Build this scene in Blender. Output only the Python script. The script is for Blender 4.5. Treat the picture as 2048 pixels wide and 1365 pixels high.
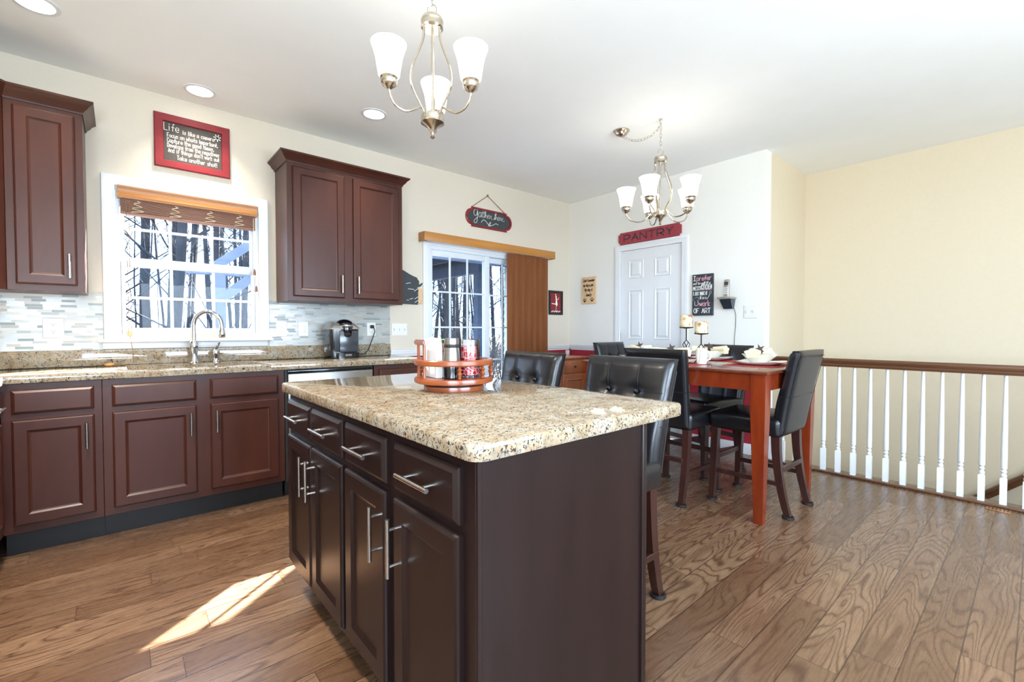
import bpy, bmesh, math, random
from math import sin, cos, pi, radians, sqrt, exp
from mathutils import Vector, Matrix
rnd = random.Random(7)
sc = bpy.context.scene
COL = sc.collection
for o in list(bpy.data.objects): bpy.data.objects.remove(o)

# ------------------------------------------------------------------ camera, world, lights, exposure
cam = bpy.data.cameras.new('camera'); cam.sensor_width = 36; cam.lens = 36*910/2048; cam.clip_start = .02; cam.clip_end = 400
co = bpy.data.objects.new('camera', cam); COL.objects.link(co)
co.location = (0, 0, 1.14); co.rotation_euler = (radians(90-1.353), 0, radians(49.25-90))
sc.camera = co
w = bpy.data.worlds.new('sky'); sc.world = w; w.use_nodes = True
bg = w.node_tree.nodes['Background']; bg.inputs[0].default_value = (.46, .67, 1.0, 1); bg.inputs[1].default_value = 7.5
def lamp(name, kind, energy, color, loc, rot=None, size=None, size_y=None, target=None, spread=None):
    l = bpy.data.lights.new(name, kind); l.energy = energy; l.color = color
    if size is not None:
        if kind == 'AREA':
            l.shape = 'RECTANGLE' if size_y else 'DISK'; l.size = size
            if size_y: l.size_y = size_y
            if spread: l.spread = spread
        elif kind == 'SUN': l.angle = size
        else: l.shadow_soft_size = size
    o = bpy.data.objects.new(name, l); COL.objects.link(o); o.location = loc
    if target is not None:
        o.rotation_euler = (Vector(target)-Vector(loc)).to_track_quat('-Z', 'Y').to_euler()
    return o
SUN_AZ, SUN_EL = radians(38.9), radians(31.4)
sd = Vector((cos(SUN_AZ)*cos(SUN_EL), sin(SUN_AZ)*cos(SUN_EL), sin(SUN_EL)))
lamp('sun', 'SUN', 140, (1, .97, .94), (20, 20, 12), size=.006, target=Vector((20, 20, 12))-sd)
# daylight lamps added behind the camera, tilted up to brighten the ceiling (at openings in wall_behind / wall_left)
lamp('daylight', 'AREA', 235, (.72, .86, 1), (1.6, -2.5, 1.4), size=2.6, size_y=1.6, target=(1.6, -.6, 3.0))
lamp('daylight', 'AREA', 150, (.74, .87, 1), (-.96, -1.1, 1.4), size=1.6, size_y=1.5, target=(.2, .0, 2.9))
sc.view_settings.view_transform = 'Standard'; sc.view_settings.look = 'None'
sc.view_settings.exposure = 0.2; sc.view_settings.gamma = 1.0; sc.view_settings.use_curve_mapping = False
sc.cycles.use_denoising = True
sc.cycles.max_bounces = 10; sc.cycles.diffuse_bounces = 6; sc.cycles.glossy_bounces = 5; sc.cycles.transparent_max_bounces = 16
sc.cycles.sample_clamp_indirect = 6; sc.cycles.caustics_reflective = False; sc.cycles.caustics_refractive = False

# ------------------------------------------------------------------ materials
def lin(h):
    if isinstance(h, str):
        c = [int(h[i:i+2], 16)/255 for i in (0, 2, 4)]
        return [((x+.055)/1.055)**2.4 if x > .04045 else x/12.92 for x in c]
    return list(h)
class NT:
    def __init__(s, m): s.t = m.node_tree; s.n = s.t.nodes; s.l = s.t.links
    def new(s, k, **kw):
        n = s.n.new(k)
        for a, b in kw.items(): setattr(n, a, b)
        return n
    def set(s, n, i, v):
        if hasattr(v, 'is_output') or isinstance(v, bpy.types.NodeSocket): s.l.new(v, n.inputs[i])
        elif v is not None: n.inputs[i].default_value = v
    def math(s, op, a, b=None, c=None):
        n = s.new('ShaderNodeMath', operation=op)
        s.set(n, 0, a); s.set(n, 1, b); s.set(n, 2, c)
        return n.outputs[0]
    def mix(s, f, a, b, mode='MIX'):
        n = s.new('ShaderNodeMix', data_type='RGBA', blend_type=mode)
        s.set(n, 0, f)
        for i, v in ((6, a), (7, b)):
            if isinstance(v, (list, tuple)): v = (list(v)+[1])[:4]
            s.set(n, i, v)
        return n.outputs[2]
    def ramp(s, f, pts, interp='LINEAR'):
        n = s.new('ShaderNodeValToRGB'); r = n.color_ramp; r.interpolation = interp
        while len(r.elements) < len(pts): r.elements.new(.5)
        for e, (p, c) in zip(r.elements, pts):
            e.position = p; e.color = (list(lin(c))+[1])[:4] if not isinstance(c, (int, float)) else (c, c, c, 1)
        s.set(n, 0, f); return n.outputs[0]
    def noise(s, vec, scale, detail=3, rough=.5, dist=0, out=0):
        n = s.new('ShaderNodeTexNoise'); s.set(n, 'Vector', vec)
        n.inputs['Scale'].default_value = scale; n.inputs['Detail'].default_value = detail
        n.inputs['Roughness'].default_value = rough; n.inputs['Distortion'].default_value = dist
        return n.outputs[out]
    def mapping(s, vec, scale=(1, 1, 1), loc=(0, 0, 0)):
        n = s.new('ShaderNodeMapping'); s.set(n, 0, vec); n.inputs['Scale'].default_value = scale; n.inputs['Location'].default_value = loc
        return n.outputs[0]
    def pos(s): return s.new('ShaderNodeNewGeometry').outputs['Position']
    def obj(s): return s.new('ShaderNodeTexCoord').outputs['Object']
    def sep(s, v):
        n = s.new('ShaderNodeSeparateXYZ'); s.l.new(v, n.inputs[0]); return n.outputs
    def comb(s, x=0, y=0, z=0):
        n = s.new('ShaderNodeCombineXYZ'); s.set(n, 0, x); s.set(n, 1, y); s.set(n, 2, z); return n.outputs[0]
    def white(s, v, dim='2D', out=0):
        n = s.new('ShaderNodeTexWhiteNoise', noise_dimensions=dim)
        s.set(n, 'W' if dim == '1D' else 'Vector', v); return n.outputs[out]
    def bump(s, h, strength=.2, dist=.01):
        n = s.new('ShaderNodeBump'); s.l.new(h, n.inputs['Height']); n.inputs['Strength'].default_value = strength; n.inputs['Distance'].default_value = dist
        return n.outputs[0]
def mat(name, col='808080', rough=.5, metal=0, coat=0, spec=.5, emit=None, es=0):
    m = bpy.data.materials.new(name); m.use_nodes = True
    b = m.node_tree.nodes['Principled BSDF']
    b.inputs['Base Color'].default_value = (lin(col)+[1])[:4]; b.inputs['Roughness'].default_value = rough
    b.inputs['Metallic'].default_value = metal; b.inputs['Coat Weight'].default_value = coat; b.inputs['Coat Roughness'].default_value = .08
    b.inputs['Specular IOR Level'].default_value = spec
    if emit: b.inputs['Emission Color'].default_value = (lin(emit)+[1])[:4]; b.inputs['Emission Strength'].default_value = es
    return m, b, NT(m)
def var(name, c1, c2, rough=.5, scale=6, stretch=(1, 1, 1), metal=0, coat=0, bump=0, spec=.5, lo=.35, hi=.65, detail=4, dist=0):
    m, b, t = mat(name, c1, rough, metal, coat, spec)
    v = t.mapping(t.obj(), stretch)
    f = t.noise(v, scale, detail, .6, dist)
    t.l.new(t.ramp(f, [(lo, c1), (hi, c2)]), b.inputs['Base Color'])
    if bump: t.l.new(t.bump(f, bump, .004), b.inputs['Normal'])
    return m
MT = {}
MT['ceiling'] = var('ceiling_paint', 'f1f2ef', 'eff0ec', .9, 3)
def wall_mat(name='wall_paint', c1='d0c7b6', c2='d2c9b9'):
    m, b, t = mat(name, 'e9e1d0', .75)
    p = t.pos(); s = t.sep(p)
    f = t.noise(p, 60, 2)
    base = t.ramp(f, [(.3, c1), (.7, c2)])
    red = t.ramp(f, [(.3, '971b2b'), (.7, '9f2231')])
    k = t.math('MULTIPLY', t.math('LESS_THAN', s[2], .905), t.math('GREATER_THAN', s[0], 1.87))
    k = t.math('MULTIPLY', k, t.math('LESS_THAN', s[0], 4.5)); k = t.math('MULTIPLY', k, t.math('GREATER_THAN', s[1], 1.59))
    t.l.new(t.mix(k, base, red), b.inputs['Base Color'])
    t.l.new(t.bump(f, .04, .002), b.inputs['Normal'])
    return m
MT['wall'] = wall_mat(); MT['wallp'] = wall_mat('pantry_wall_paint', 'e2e0d8', 'e4e2db')  # pantry copy: same wall paint, whitened to carry the brighter light there
MT['wallplain'] = var('stair_wall_paint', 'd3c5aa', 'd5c7ad', .75, 40)  # same wall paint again, stairwell's warm light put into the colour
MT['white'] = var('white_trim_paint', 'e0e2e3', 'dddfe0', .35, 5)
MT['vinyl'] = var('white_vinyl', 'd6dbe0', 'd2d8dd', .3, 5)
MT['plastic'] = var('white_plastic', 'e2e1dc', 'dfded8', .3, 8)
MT['slot'] = mat('dark_slot', '2a2826', .5)[0]
def floor_mat():
    m, b, t = mat('oak_planks', '8a6a4c', .34, spec=.75)
    s = t.sep(t.pos())
    W = .127
    v = t.math('DIVIDE', t.math('SUBTRACT', s[1], .162-.127*40), W)
    row = t.math('FLOOR', v); fv = t.math('FRACT', v)
    r1 = t.white(row, '1D'); 
    L = t.math('ADD', .75, t.math('MULTIPLY', t.white(t.math('ADD', row, 31.7), '1D'), .5))
    u = t.math('ADD', t.math('DIVIDE', s[0], L), t.math('MULTIPLY', r1, 9.3))
    cu = t.math('FLOOR', u); fu = t.math('FRACT', u)
    idv = t.comb(row, cu)
    ra = t.white(idv, '2D'); rb = t.white(t.comb(t.math('ADD', row, 5.3), cu), '2D'); rc = t.white(t.comb(row, t.math('ADD', cu, 9.1)), '2D')
    off = t.math('MULTIPLY', ra, 37.0)
    # cathedral grain: contour lines of a slow noise field
    g = t.comb(t.math('MULTIPLY', s[0], 1.1), t.math('ADD', t.math('MULTIPLY', s[1], 7.5), off), t.math('MULTIPLY', rb, 20.0))
    n1 = t.noise(g, 1.1, 1.2, .4, .3)
    ring = t.math('FRACT', t.math('MULTIPLY', n1, 19.0))
    ring = t.math('ABSOLUTE', t.math('SUBTRACT', ring, .5))
    g2 = t.comb(t.math('MULTIPLY', s[0], 9), t.math('ADD', t.math('MULTIPLY', s[1], 190), off), rb)
    fine = t.noise(g2, 1.0, 3, .6)
    g3 = t.comb(t.math('MULTIPLY', s[0], 2.2), t.math('ADD', t.math('MULTIPLY', s[1], 7), off), rc)
    blotch = t.noise(g3, 1.4, 4, .6)
    base = t.ramp(ra, [(0, '5f4633'), (.35, '6a503b'), (.65, '745944'), (1, '7d624b')])
    c = t.mix(t.ramp(ring, [(.0, .95), (.07, .7), (.24, 0.0)]), base, lin('493122'))
    c = t.mix(t.math('MULTIPLY', t.ramp(fine, [(.42, 0.0), (.68, 1.0)]), .35), c, lin('4c3524'))
    c = t.mix(t.ramp(blotch, [(.46, 0.0), (.75, .75)]), c, lin('563a27'))
    c = t.mix(t.ramp(blotch, [(.18, .55), (.40, 0.0)]), c, lin('8e7354'))
    e1 = t.math('LESS_THAN', t.math('MINIMUM', fv, t.math('SUBTRACT', 1, fv)), .017)
    fl = t.math('MULTIPLY', t.math('MINIMUM', fu, t.math('SUBTRACT', 1, fu)), L)
    e2 = t.math('LESS_THAN', fl, .0014)
    e = t.math('MAXIMUM', e1, e2)
    c = t.mix(t.math('MULTIPLY', e, .78), c, lin('2c1b10'))
    t.l.new(c, b.inputs['Base Color'])
    h = t.math('SUBTRACT', t.math('ADD', t.math('MULTIPLY', ring, .10), t.math('MULTIPLY', fine, .10)), t.math('MULTIPLY', e, 1.2))
    h = t.math('ADD', h, t.math('MULTIPLY', t.noise(t.comb(t.math('MULTIPLY', s[0], 4), t.math('ADD', t.math('MULTIPLY', s[1], 14), off)), 1.0, 2), 1.2))
    t.l.new(t.bump(h, .16, .004), b.inputs['Normal'])
    t.l.new(t.math('ADD', .20, t.math('MULTIPLY', fine, .14)), b.inputs['Roughness'])
    return m
MT['floor'] = floor_mat()
def granite():
    m, b, t = mat('speckled_granite', 'd8c8a8', .035)
    p = t.mapping(t.pos(), (1, 1.25, 1))
    n1 = t.noise(p, 14, 5, .65, .6); n2 = t.noise(p, 42, 4, .6, .8); n3 = t.noise(p, 95, 3, .6, 1.5); n4 = t.noise(t.mapping(p, (1, 1, 1), (3, 8, 1)), 30, 5, .7, .7)
    c = t.ramp(n1, [(.30, '7c6b52'), (.45, '8f8069'), (.55, '988e7b'), (.72, 'a09a8e')])
    c = t.mix(t.ramp(n2, [(.52, 0.0), (.66, .8)]), c, lin('94785a'))
    c = t.mix(t.ramp(n4, [(.56, 0.0), (.66, .85)]), c, lin('7a7268'))
    c = t.mix(t.ramp(n3, [(.55, 0.0), (.60, 1.0)]), c, lin('35302e'))
    c = t.mix(t.ramp(n2, [(.30, .8), (.38, 0.0)]), c, lin('4a3c36'))
    t.l.new(c, b.inputs['Base Color']); b.inputs['Specular IOR Level'].default_value = .7
    return m
MT['granite'] = granite()
def mosaic():
    m, b, t = mat('linear_mosaic_tile', 'cccccc', .2)
    s = t.sep(t.pos())
    v = t.math('DIVIDE', s[2], .0158); row = t.math('FLOOR', v); fv = t.math('FRACT', v)
    L = t.math('ADD', .055, t.math('MULTIPLY', t.white(row, '1D'), .03))
    u = t.math('ADD', t.math('DIVIDE', s[0], L), t.math('MULTIPLY', t.white(t.math('ADD', row, 7.7), '1D'), 13)); cu = t.math('FLOOR', u); fu = t.math('FRACT', u)
    # long tiles: join pairs
    r = t.white(t.comb(row, cu), '2D')
    c = t.ramp(r, [(0, 'adb0ad'), (.22, 'a8aeae'), (.40, 'b5b4ad'), (.56, 'acaaa3'), (.70, 'a5a7a4'), (.74, '979d97'), (.82, '848b89'), (.90, 'a59f92'), (.95, '7b8586')], 'CONSTANT')
    e = t.math('MAXIMUM', t.math('LESS_THAN', fv, .10), t.math('LESS_THAN', t.math('MULTIPLY', fu, L), .0018))
    c = t.mix(e, c, lin('b5b5b0'))
    t.l.new(c, b.inputs['Base Color'])
    t.l.new(t.math('ADD', .12, t.math('MULTIPLY', r, .2)), b.inputs['Roughness'])
    t.l.new(t.bump(t.math('SUBTRACT', 1, e), .25, .002), b.inputs['Normal'])
    return m
MT['mosaic'] = mosaic()
MT['cab'] = var('mahogany_cabinet', '391c15', '47251b', .34, 2.2, (3, 3, .7), spec=.35, lo=.3, hi=.7)
MT['espresso'] = var('espresso_island', '190f0e', '1f1312', .30, 3, (6, 6, .5), spec=.4)
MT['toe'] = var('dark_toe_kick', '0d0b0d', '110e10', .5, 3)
MT['nickel'] = var('brushed_nickel', 'c9c6c2', 'bdb9b4', .26, 30, (1, 1, 12), metal=1)
MT['warmnickel'] = var('satin_nickel', 'cfc6b6', 'c2b8a6', .22, 20, (1, 1, 6), metal=1)
MT['chrome'] = var('polished_chrome', 'c9ccd0', 'c2c6ca', .06, 3, metal=1)
MT['steel'] = var('stainless_steel', '9b9a98', '8c8b8a', .3, 12, (.4, .4, 30), metal=1)
MT['leather'] = var('black_leather', '0d0e11', '131418', .32, 90, bump=.08, coat=.12)
MT['darkleg'] = var('dark_stained_leg', '2a1512', '371c17', .33, 5, (5, 5, .6), coat=.2)
MT['cherry'] = var('cherry_wood', '68220c', '7c3013', .25, 3, (4, 4, .6), coat=.35)
MT['cherrytop'] = var('dark_cherry_top', '5a2a1a', '6d3421', .22, 3, (.7, 4, 4), coat=.4)
MT['maple'] = var('orange_maple', 'a35a30', 'b76c3d', .3, 4, (3, 3, .6), coat=.3)
MT['susan'] = var('honey_stained_wood', '743415', '8a4520', .28, 5, (1.5, 1.5, 6), coat=.3)
MT['blind'] = var('tan_faux_wood', 'a3682f', 'b57a3c', .4, 3, (.5, 8, 8))
MT['slat'] = var('brown_faux_wood_slat', '7a5340', '8a6350', .4, 3, (.5, 8, 8))
MT['vane'] = var('brown_vinyl_vane', '6b3a14', '79451c', .6, 3, (8, 8, .5), spec=.2)
MT['valance'] = var('tan_valance', 'a9702f', 'b77d3b', .4, 3, (.5, 8, 8))
MT['redpaint'] = var('red_painted_wood', '7a1b21', '85232a', .35, 6, (1, 1, 3))
MT['barnred'] = var('weathered_red_wood', '8d3039', '983a44', .6, 8, (4, 1, 1))
MT['chalk'] = var('chalkboard', '3a332f', '45403a', .7, 4)
MT['slate'] = var('dark_slate_board', '33383b', '3b4043', .7, 4)
MT['navy'] = var('navy_board', '2b3038', '343a42', .6, 4)
MT['chalkw'] = mat('chalk_white', 'f1efe9', .8)[0]
MT['chalkp'] = mat('chalk_pink', 'e7a9b5', .8)[0]
MT['ink'] = mat('black_ink', '1b1a1c', .6)[0]
MT['paleink'] = mat('grey_paint_lettering', '37343a', .7)[0]
MT['plywood'] = var('pale_plank', 'd9b78e', 'c9a57a', .6, 4, (6, 6, 1))
MT['black'] = var('black_gloss_plastic', '0d0e11', '121317', .14, 3, coat=.3)
MT['greyplastic'] = var('smoky_panel', '2b3138', '323941', .22, 3, coat=.3)
MT['silver'] = var('silver_plastic', 'a9a49d', 'b5b1aa', .3, 6, metal=.7)
MT['rubber'] = mat('black_rubber', '0c0c0d', .6)[0]
MT['iron'] = var('dark_wrought_iron', '2a241f', '342c25', .5, 20, metal=.6)
MT['china'] = var('white_china', 'f3f1ea', 'efece4', .12, 4, coat=.2)
MT['napkin'] = var('cream_cloth', 'efe3c4', 'e6d8b5', .9, 40, bump=.15)
MT['mat'] = var('red_woven_placemat', '9c2a2a', 'ad3836', .8, 120, bump=.3)
MT['table_runner'] = var('patterned_placemat', '9c9288', 'd9d2c4', .8, 45)
MT['star'] = mat('dark_bronze_star', '3a2a20', .5, .4)[0]
MT['paper'] = var('white_paper_napkin', 'f4f2ee', 'eeebe6', .9, 8)
MT['rope'] = var('jute_twine', '7c5a38', '8e6a45', .9, 90)
MT['handrail'] = var('walnut_handrail', '4e2f1c', '5f3c25', .25, 3, (4, .6, 4), coat=.35)
MT['balw'] = var('white_baluster_paint', 'dcdedf', 'd8dadb', .35, 5)
MT['brass'] = mat('register_copper', 'a9764a', .35, .7)[0]
def candle_mat():
    m, b, t = mat('botanical_wax', 'e8d7b0', .55)
    n = t.noise(t.mapping(t.obj(), (1, 1, .8)), 26, 2, .5, .3)
    z = t.sep(t.obj())[2]
    c = t.ramp(n, [(.46, 'ead9b2'), (.56, 'cfae84'), (.64, '8a5a3a')])
    t.l.new(c, b.inputs['Base Color']); b.inputs['Subsurface Weight'].default_value = .1
    return m
MT['wax'] = candle_mat()
def redjar():
    m, b, t = mat('red_wax_with_white_swirls', 'b3101f', .15)
    n = t.new('ShaderNodeTexVoronoi', feature='DISTANCE_TO_EDGE'); t.l.new(t.mapping(t.obj(), (1, 1, 1)), n.inputs['Vector']); n.inputs['Scale'].default_value = 55
    t.l.new(t.ramp(n.outputs['Distance'], [(.05, 'e6a3a3'), (.12, 'b0101f')]), b.inputs['Base Color'])
    return m
MT['redwax'] = redjar()
def glass(name='window_glass', tint=(.97, .99, 1, 1), k=.22):
    m = bpy.data.materials.new(name); m.use_nodes = True; t = NT(m); t.n.clear()
    o = t.new('ShaderNodeOutputMaterial'); mx = t.new('ShaderNodeMixShader'); tr = t.new('ShaderNodeBsdfTransparent'); gl = t.new('ShaderNodeBsdfGlossy')
    tr.inputs[0].default_value = tint; gl.inputs['Roughness'].default_value = .01
    f = t.new('ShaderNodeFresnel'); f.inputs[0].default_value = 1.45
    t.l.new(t.math('MULTIPLY', f.outputs[0], k), mx.inputs[0]); t.l.new(tr.outputs[0], mx.inputs[1]); t.l.new(gl.outputs[0], mx.inputs[2]); t.l.new(mx.outputs[0], o.inputs[0])
    return m
MT['glass'] = glass()
MT['jarglass'] = glass('jar_glass', (.97, .95, .95, 1), .9)
MT['shade'] = mat('lit_frosted_glass', 'ffffff', .4, emit='fff6e6', es=2.3)[0]
MT['led'] = mat('lit_lens', 'ffffff', .4, emit='fff8ee', es=9)[0]
MT['bark'] = var('grey_bark', '2a2b30', '1d1e22', .95, 5, (4, 4, .5), bump=.6)  # both barks tinted slightly blue to stand in for bluish shade
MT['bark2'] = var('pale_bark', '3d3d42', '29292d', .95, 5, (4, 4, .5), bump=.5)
MT['brush'] = var('dry_brush', '3a3837', '2b2a2a', .95, 3)
MT['leaflitter'] = var('leaf_litter', '2b251f', '3a3229', .95, 3, detail=6)
MT['deck'] = var('weathered_deck_timber', '38475f', '44546e', .8, 4, (1, 6, 6))  # blue of the shaded underside is put into the timber colour
MT['siding'] = var('pale_siding', 'cfd3d0', 'd6d9d5', .6, 3)
MT['green'] = mat('leaf_green', '6fa552', .6)[0]

# ------------------------------------------------------------------ mesh builder
class MB:
    def __init__(s): s.b = bmesh.new()
    def box(s, x0, x1, y0, y1, z0, z1, bev=0, seg=2):
        b = s.b
        g = bmesh.ops.create_cube(b, size=1)['verts']
        for v in g: v.co = Vector((x0+(v.co.x+.5)*(x1-x0), y0+(v.co.y+.5)*(y1-y0), z0+(v.co.z+.5)*(z1-z0)))
        if bev:
            es = list({e for v in g for e in v.link_edges})
            bmesh.ops.bevel(b, geom=es, offset=bev, segments=seg, affect='EDGES', profile=.5)
        return s
    def ring(s, pts): return [s.b.verts.new(p) for p in pts]
    def loft(s, rings, cap0=True, cap1=True, closed=True):
        R = [s.ring(r) for r in rings]; n = len(R[0])
        for a, c in zip(R, R[1:]):
            for i in range(n if closed else n-1):
                j = (i+1) % n
                try: s.b.faces.new((a[i], a[j], c[j], c[i]))
                except ValueError: pass
        if cap0: s.b.faces.new(R[0][::-1])
        if cap1: s.b.faces.new(R[-1])
        return s
    def lathe(s, prof, c=(0, 0, 0), seg=20, axis='z', cap=True):
        def P(r, h, a):
            q = (r*cos(a), r*sin(a), h)
            if axis == 'x': q = (q[2], q[0], q[1])
            elif axis == 'y': q = (q[1], q[2], q[0])
            return (c[0]+q[0], c[1]+q[1], c[2]+q[2])
        s.loft([[P(max(r, 1e-4), h, 2*pi*i/seg) for i in range(seg)] for r, h in prof], cap, cap)
        return s
    def tube(s, pts, r, seg=8, cap=True):
        pts = [Vector(p) for p in pts]; n = len(pts); up = None; rings = []
        for i, p in enumerate(pts):
            d = (pts[min(i+1, n-1)]-pts[max(i-1, 0)]).normalized()
            if up is None:
                up = Vector((0, 0, 1)) if abs(d.z) < .9 else Vector((1, 0, 0))
            a = d.cross(up)
            if a.length < 1e-5: a = d.cross(Vector((0, 1, 0)))
            a.normalize(); b2 = a.cross(d).normalized(); up = b2
            rr = r[i] if isinstance(r, (list, tuple)) else r
            rings.append([p+a*rr*cos(2*pi*k/seg)+b2*rr*sin(2*pi*k/seg) for k in range(seg)])
        return s.loft(rings, cap, cap)
    def bar(s, pts, ws, ds):           # upright bar with rectangular sections (x width, y depth)
        rings = []
        for i, p in enumerate(pts):
            a = (ws[i] if isinstance(ws, (list, tuple)) else ws)/2; b = (ds[i] if isinstance(ds, (list, tuple)) else ds)/2
            rings.append([(p[0]-a, p[1]-b, p[2]), (p[0]+a, p[1]-b, p[2]), (p[0]+a, p[1]+b, p[2]), (p[0]-a, p[1]+b, p[2])])
        return s.loft(rings)
    def prism(s, poly, M, d0, d1):     # outline (u,v) on plane M, from depth d0 to d1
        return s.loft([[M(u, v, d0) for u, v in poly], [M(u, v, d1) for u, v in poly]])
    def rects(s, M, u0, u1, v0, v1, loops):   # nested rectangles: (inset, depth) from the back edge inward
        return s.loft([[M(u0+i, v0+i, d), M(u1-i, v0+i, d), M(u1-i, v1-i, d), M(u0+i, v1-i, d)] for i, d in loops], True, True)
    def frame(s, M, u0, u1, v0, v1, prof):   # mitred frame with an open middle; prof closed list of (inset, depth)
        R = [[M(u0+i, v0+i, d), M(u1-i, v0+i, d), M(u1-i, v1-i, d), M(u0+i, v1-i, d)] for i, d in prof]
        return s.loft(R+[R[0]], False, False)
    def sphere(s, c, r, sc_=(1, 1, 1), seg=12):
        prof = [(sin(pi*i/seg), -cos(pi*i/seg)) for i in range(seg+1)]
        n = seg
        s.loft([[(c[0]+max(a, 1e-3)*r*sc_[0]*cos(2*pi*k/n), c[1]+max(a, 1e-3)*r*sc_[1]*sin(2*pi*k/n), c[2]+h*r*sc_[2]) for k in range(n)] for a, h in prof])
        return s
    def stroke(s, M, pts, wd, d0, d1):
        for (a, b), (c, d) in zip(pts, pts[1:]):
            L = sqrt((c-a)**2+(d-b)**2)
            if L < 1e-6: continue
            ux, uy = (c-a)/L*wd/2, (d-b)/L*wd/2
            s.prism([(a-ux*.6+uy, b-uy*.6-ux), (c+ux*.6+uy, d+uy*.6-ux), (c+ux*.6-uy, d+uy*.6+ux), (a-ux*.6-uy, b-uy*.6+ux)], M, d0, d1)
        return s
ORG = {}
def props(o, label=None, cat=None, group=None, kind=None):
    for k, v in (('label', label), ('category', cat), ('group', group), ('kind', kind)):
        if v: o[k] = v
def thing(name, loc, label, cat, group=None, rz=0, kind=None):
    o = bpy.data.objects.new(name, None); o.empty_display_size = .05; COL.objects.link(o)
    o.location = loc; o.rotation_euler = (0, 0, rz); ORG[o.name] = Vector(loc) if not rz else Vector((0, 0, 0))
    props(o, label, cat, group, kind); return o
def obj(name, mb, m, parent=None, label=None, cat=None, group=None, kind=None, local=False, ang=35, flat=False):
    b = mb.b; bmesh.ops.recalc_face_normals(b, faces=b.faces)
    me = bpy.data.meshes.new(name); 
    if parent is None:
        xs = [v.co for v in b.verts]
        c = Vector(((min(v.x for v in xs)+max(v.x for v in xs))/2, (min(v.y for v in xs)+max(v.y for v in xs))/2, min(v.z for v in xs)))
    else: c = Vector((0, 0, 0)) if local else ORG[parent.name]
    for v in b.verts: v.co -= c
    if not flat:
        for f in b.faces: f.smooth = True
    b.to_mesh(me); b.free()
    if not flat: me.set_sharp_from_angle(angle=radians(ang))
    me.materials.append(MT[m])
    o = bpy.data.objects.new(name, me); COL.objects.link(o)
    if parent is None: o.location = c; ORG[o.name] = c
    else: o.parent = parent; ORG[o.name] = c
    props(o, label, cat, group, kind); return o
def copy_tree(o, parent=None):
    c = o.copy(); COL.objects.link(c); c.parent = parent
    if parent is not None: c.matrix_parent_inverse = o.matrix_parent_inverse.copy()
    for ch in list(o.children): copy_tree(ch, c)
    return c
def S(name, mb, m, parent=None): return obj(name, mb, m, parent, kind=None if parent else 'structure')
def FY(Y): return lambda u, v, d: (u, Y-d, v)             # faces -y, u = x
def FX(X): return lambda u, v, d: (X-d, -u, v)            # faces -x, u = -y
def FPY(Y): return lambda u, v, d: (-u, Y+d, v)

# ------------------------------------------------------------------ stroke lettering
G = {'a': ('7', '68 59 29 08 05 13 33 56', '69 64 73'), 'b': ('6', '0d 03', '06 29 49 67 65 43 23 05'), 'c': ('6', '68 49 29 07 05 23 43 64'), 'd': ('7', '6d 63', '66 49 29 07 05 23 43 65'),
 'e': ('6', '06 66 68 49 29 07 05 23 43 64'), 'f': ('5', '5c 4d 3c 23', '08 58'), 'g': ('7', '68 49 29 07 05 23 43 66', '69 62 50 20 01'), 'h': ('6', '0d 03', '06 29 49 68 63'), 'i': ('3', '19 13', '1b 1c'),
 'k': ('6', '0d 03', '59 06 53'), 'l': ('3', '1d 13'), 'm': ('8', '09 03', '07 29 38 33', '37 59 78 73'), 'n': ('6', '09 03', '06 29 49 68 63'), 'o': ('6', '29 07 05 23 43 65 67 49 29'), 'p': ('6', '09 00', '07 29 49 67 65 43 23 05'),
 'r': ('5', '09 03', '06 29 49'), 's': ('6', '68 49 29 08 17 46 55 54 33 13 04'), 't': ('5', '2d 24 43 53', '09 59'), 'u': ('6', '09 05 13 33 65', '69 63'), 'v': ('6', '09 33 69'), 'w': ('8', '09 23 48 63 89'), 'y': ('6', '09 34', '69 20 00'), 'j': ('4', '29 21 00', '2b 2c'),
 'A': ('6', '03 3d 63', '17 57'), 'C': ('6', '6b 4d 2d 0b 05 23 43 65'), 'D': ('6', '03 0d 3d 6a 66 33 03'), 'E': ('6', '6d 0d 03 63', '08 48'), 'F': ('6', '6d 0d 03', '08 48'), 'G': ('6', '6b 4d 2d 0b 05 23 43 65 68 48'), 'H': ('6', '0d 03', '6d 63', '08 68'), 'I': ('4', '0d 4d', '2d 23', '03 43'),
 'K': ('6', '0d 03', '6d 08 63'), 'L': ('6', '0d 03 63'), 'M': ('8', '03 0d 47 8d 83'), 'N': ('6', '03 0d 63 6d'), 'O': ('6', '2d 0a 06 23 43 66 6a 4d 2d'), 'P': ('6', '03 0d 4d 6b 69 47 07'), 'R': ('6', '03 0d 4d 6b 69 47 07', '37 63'),
 'S': ('6', '6b 4d 2d 0b 09 28 48 66 65 43 23 05'), 'T': ('6', '0d 6d', '3d 33'), 'U': ('6', '0d 05 23 43 65 6d'), 'J': ('5', '5d 55 33 13 05'), 'W': ('8', '0d 23 48 63 8d'), 'Y': ('6', '0d 38 6d', '38 33'), "'": ('2', '1d 1b'), ',': ('3', '14 02'), '.': ('3', '13 14'), '!': ('3', '1d 16', '14 13'), ' ': ('4',)}
def text(mb, M, s, u0, v0, h, wd, width=None, slant=0, d0=0, d1=.0015):
    tot = sum(int(G[c][0])+2 for c in s)-2
    k = h/10.0; kx = (width/tot) if width else k*.85
    x = 0
    for c in s:
        for pl in G[c][1:]:
            pts = []
            for q in pl.split():
                a, b = int(q[0], 16), int(q[1], 16)-3
                pts.append((u0+(x+a)*kx+slant*b*k, v0+b*k))
            mb.stroke(M, pts, wd, d0, d1)
        x += int(G[c][0])+2
    return mb

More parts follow.
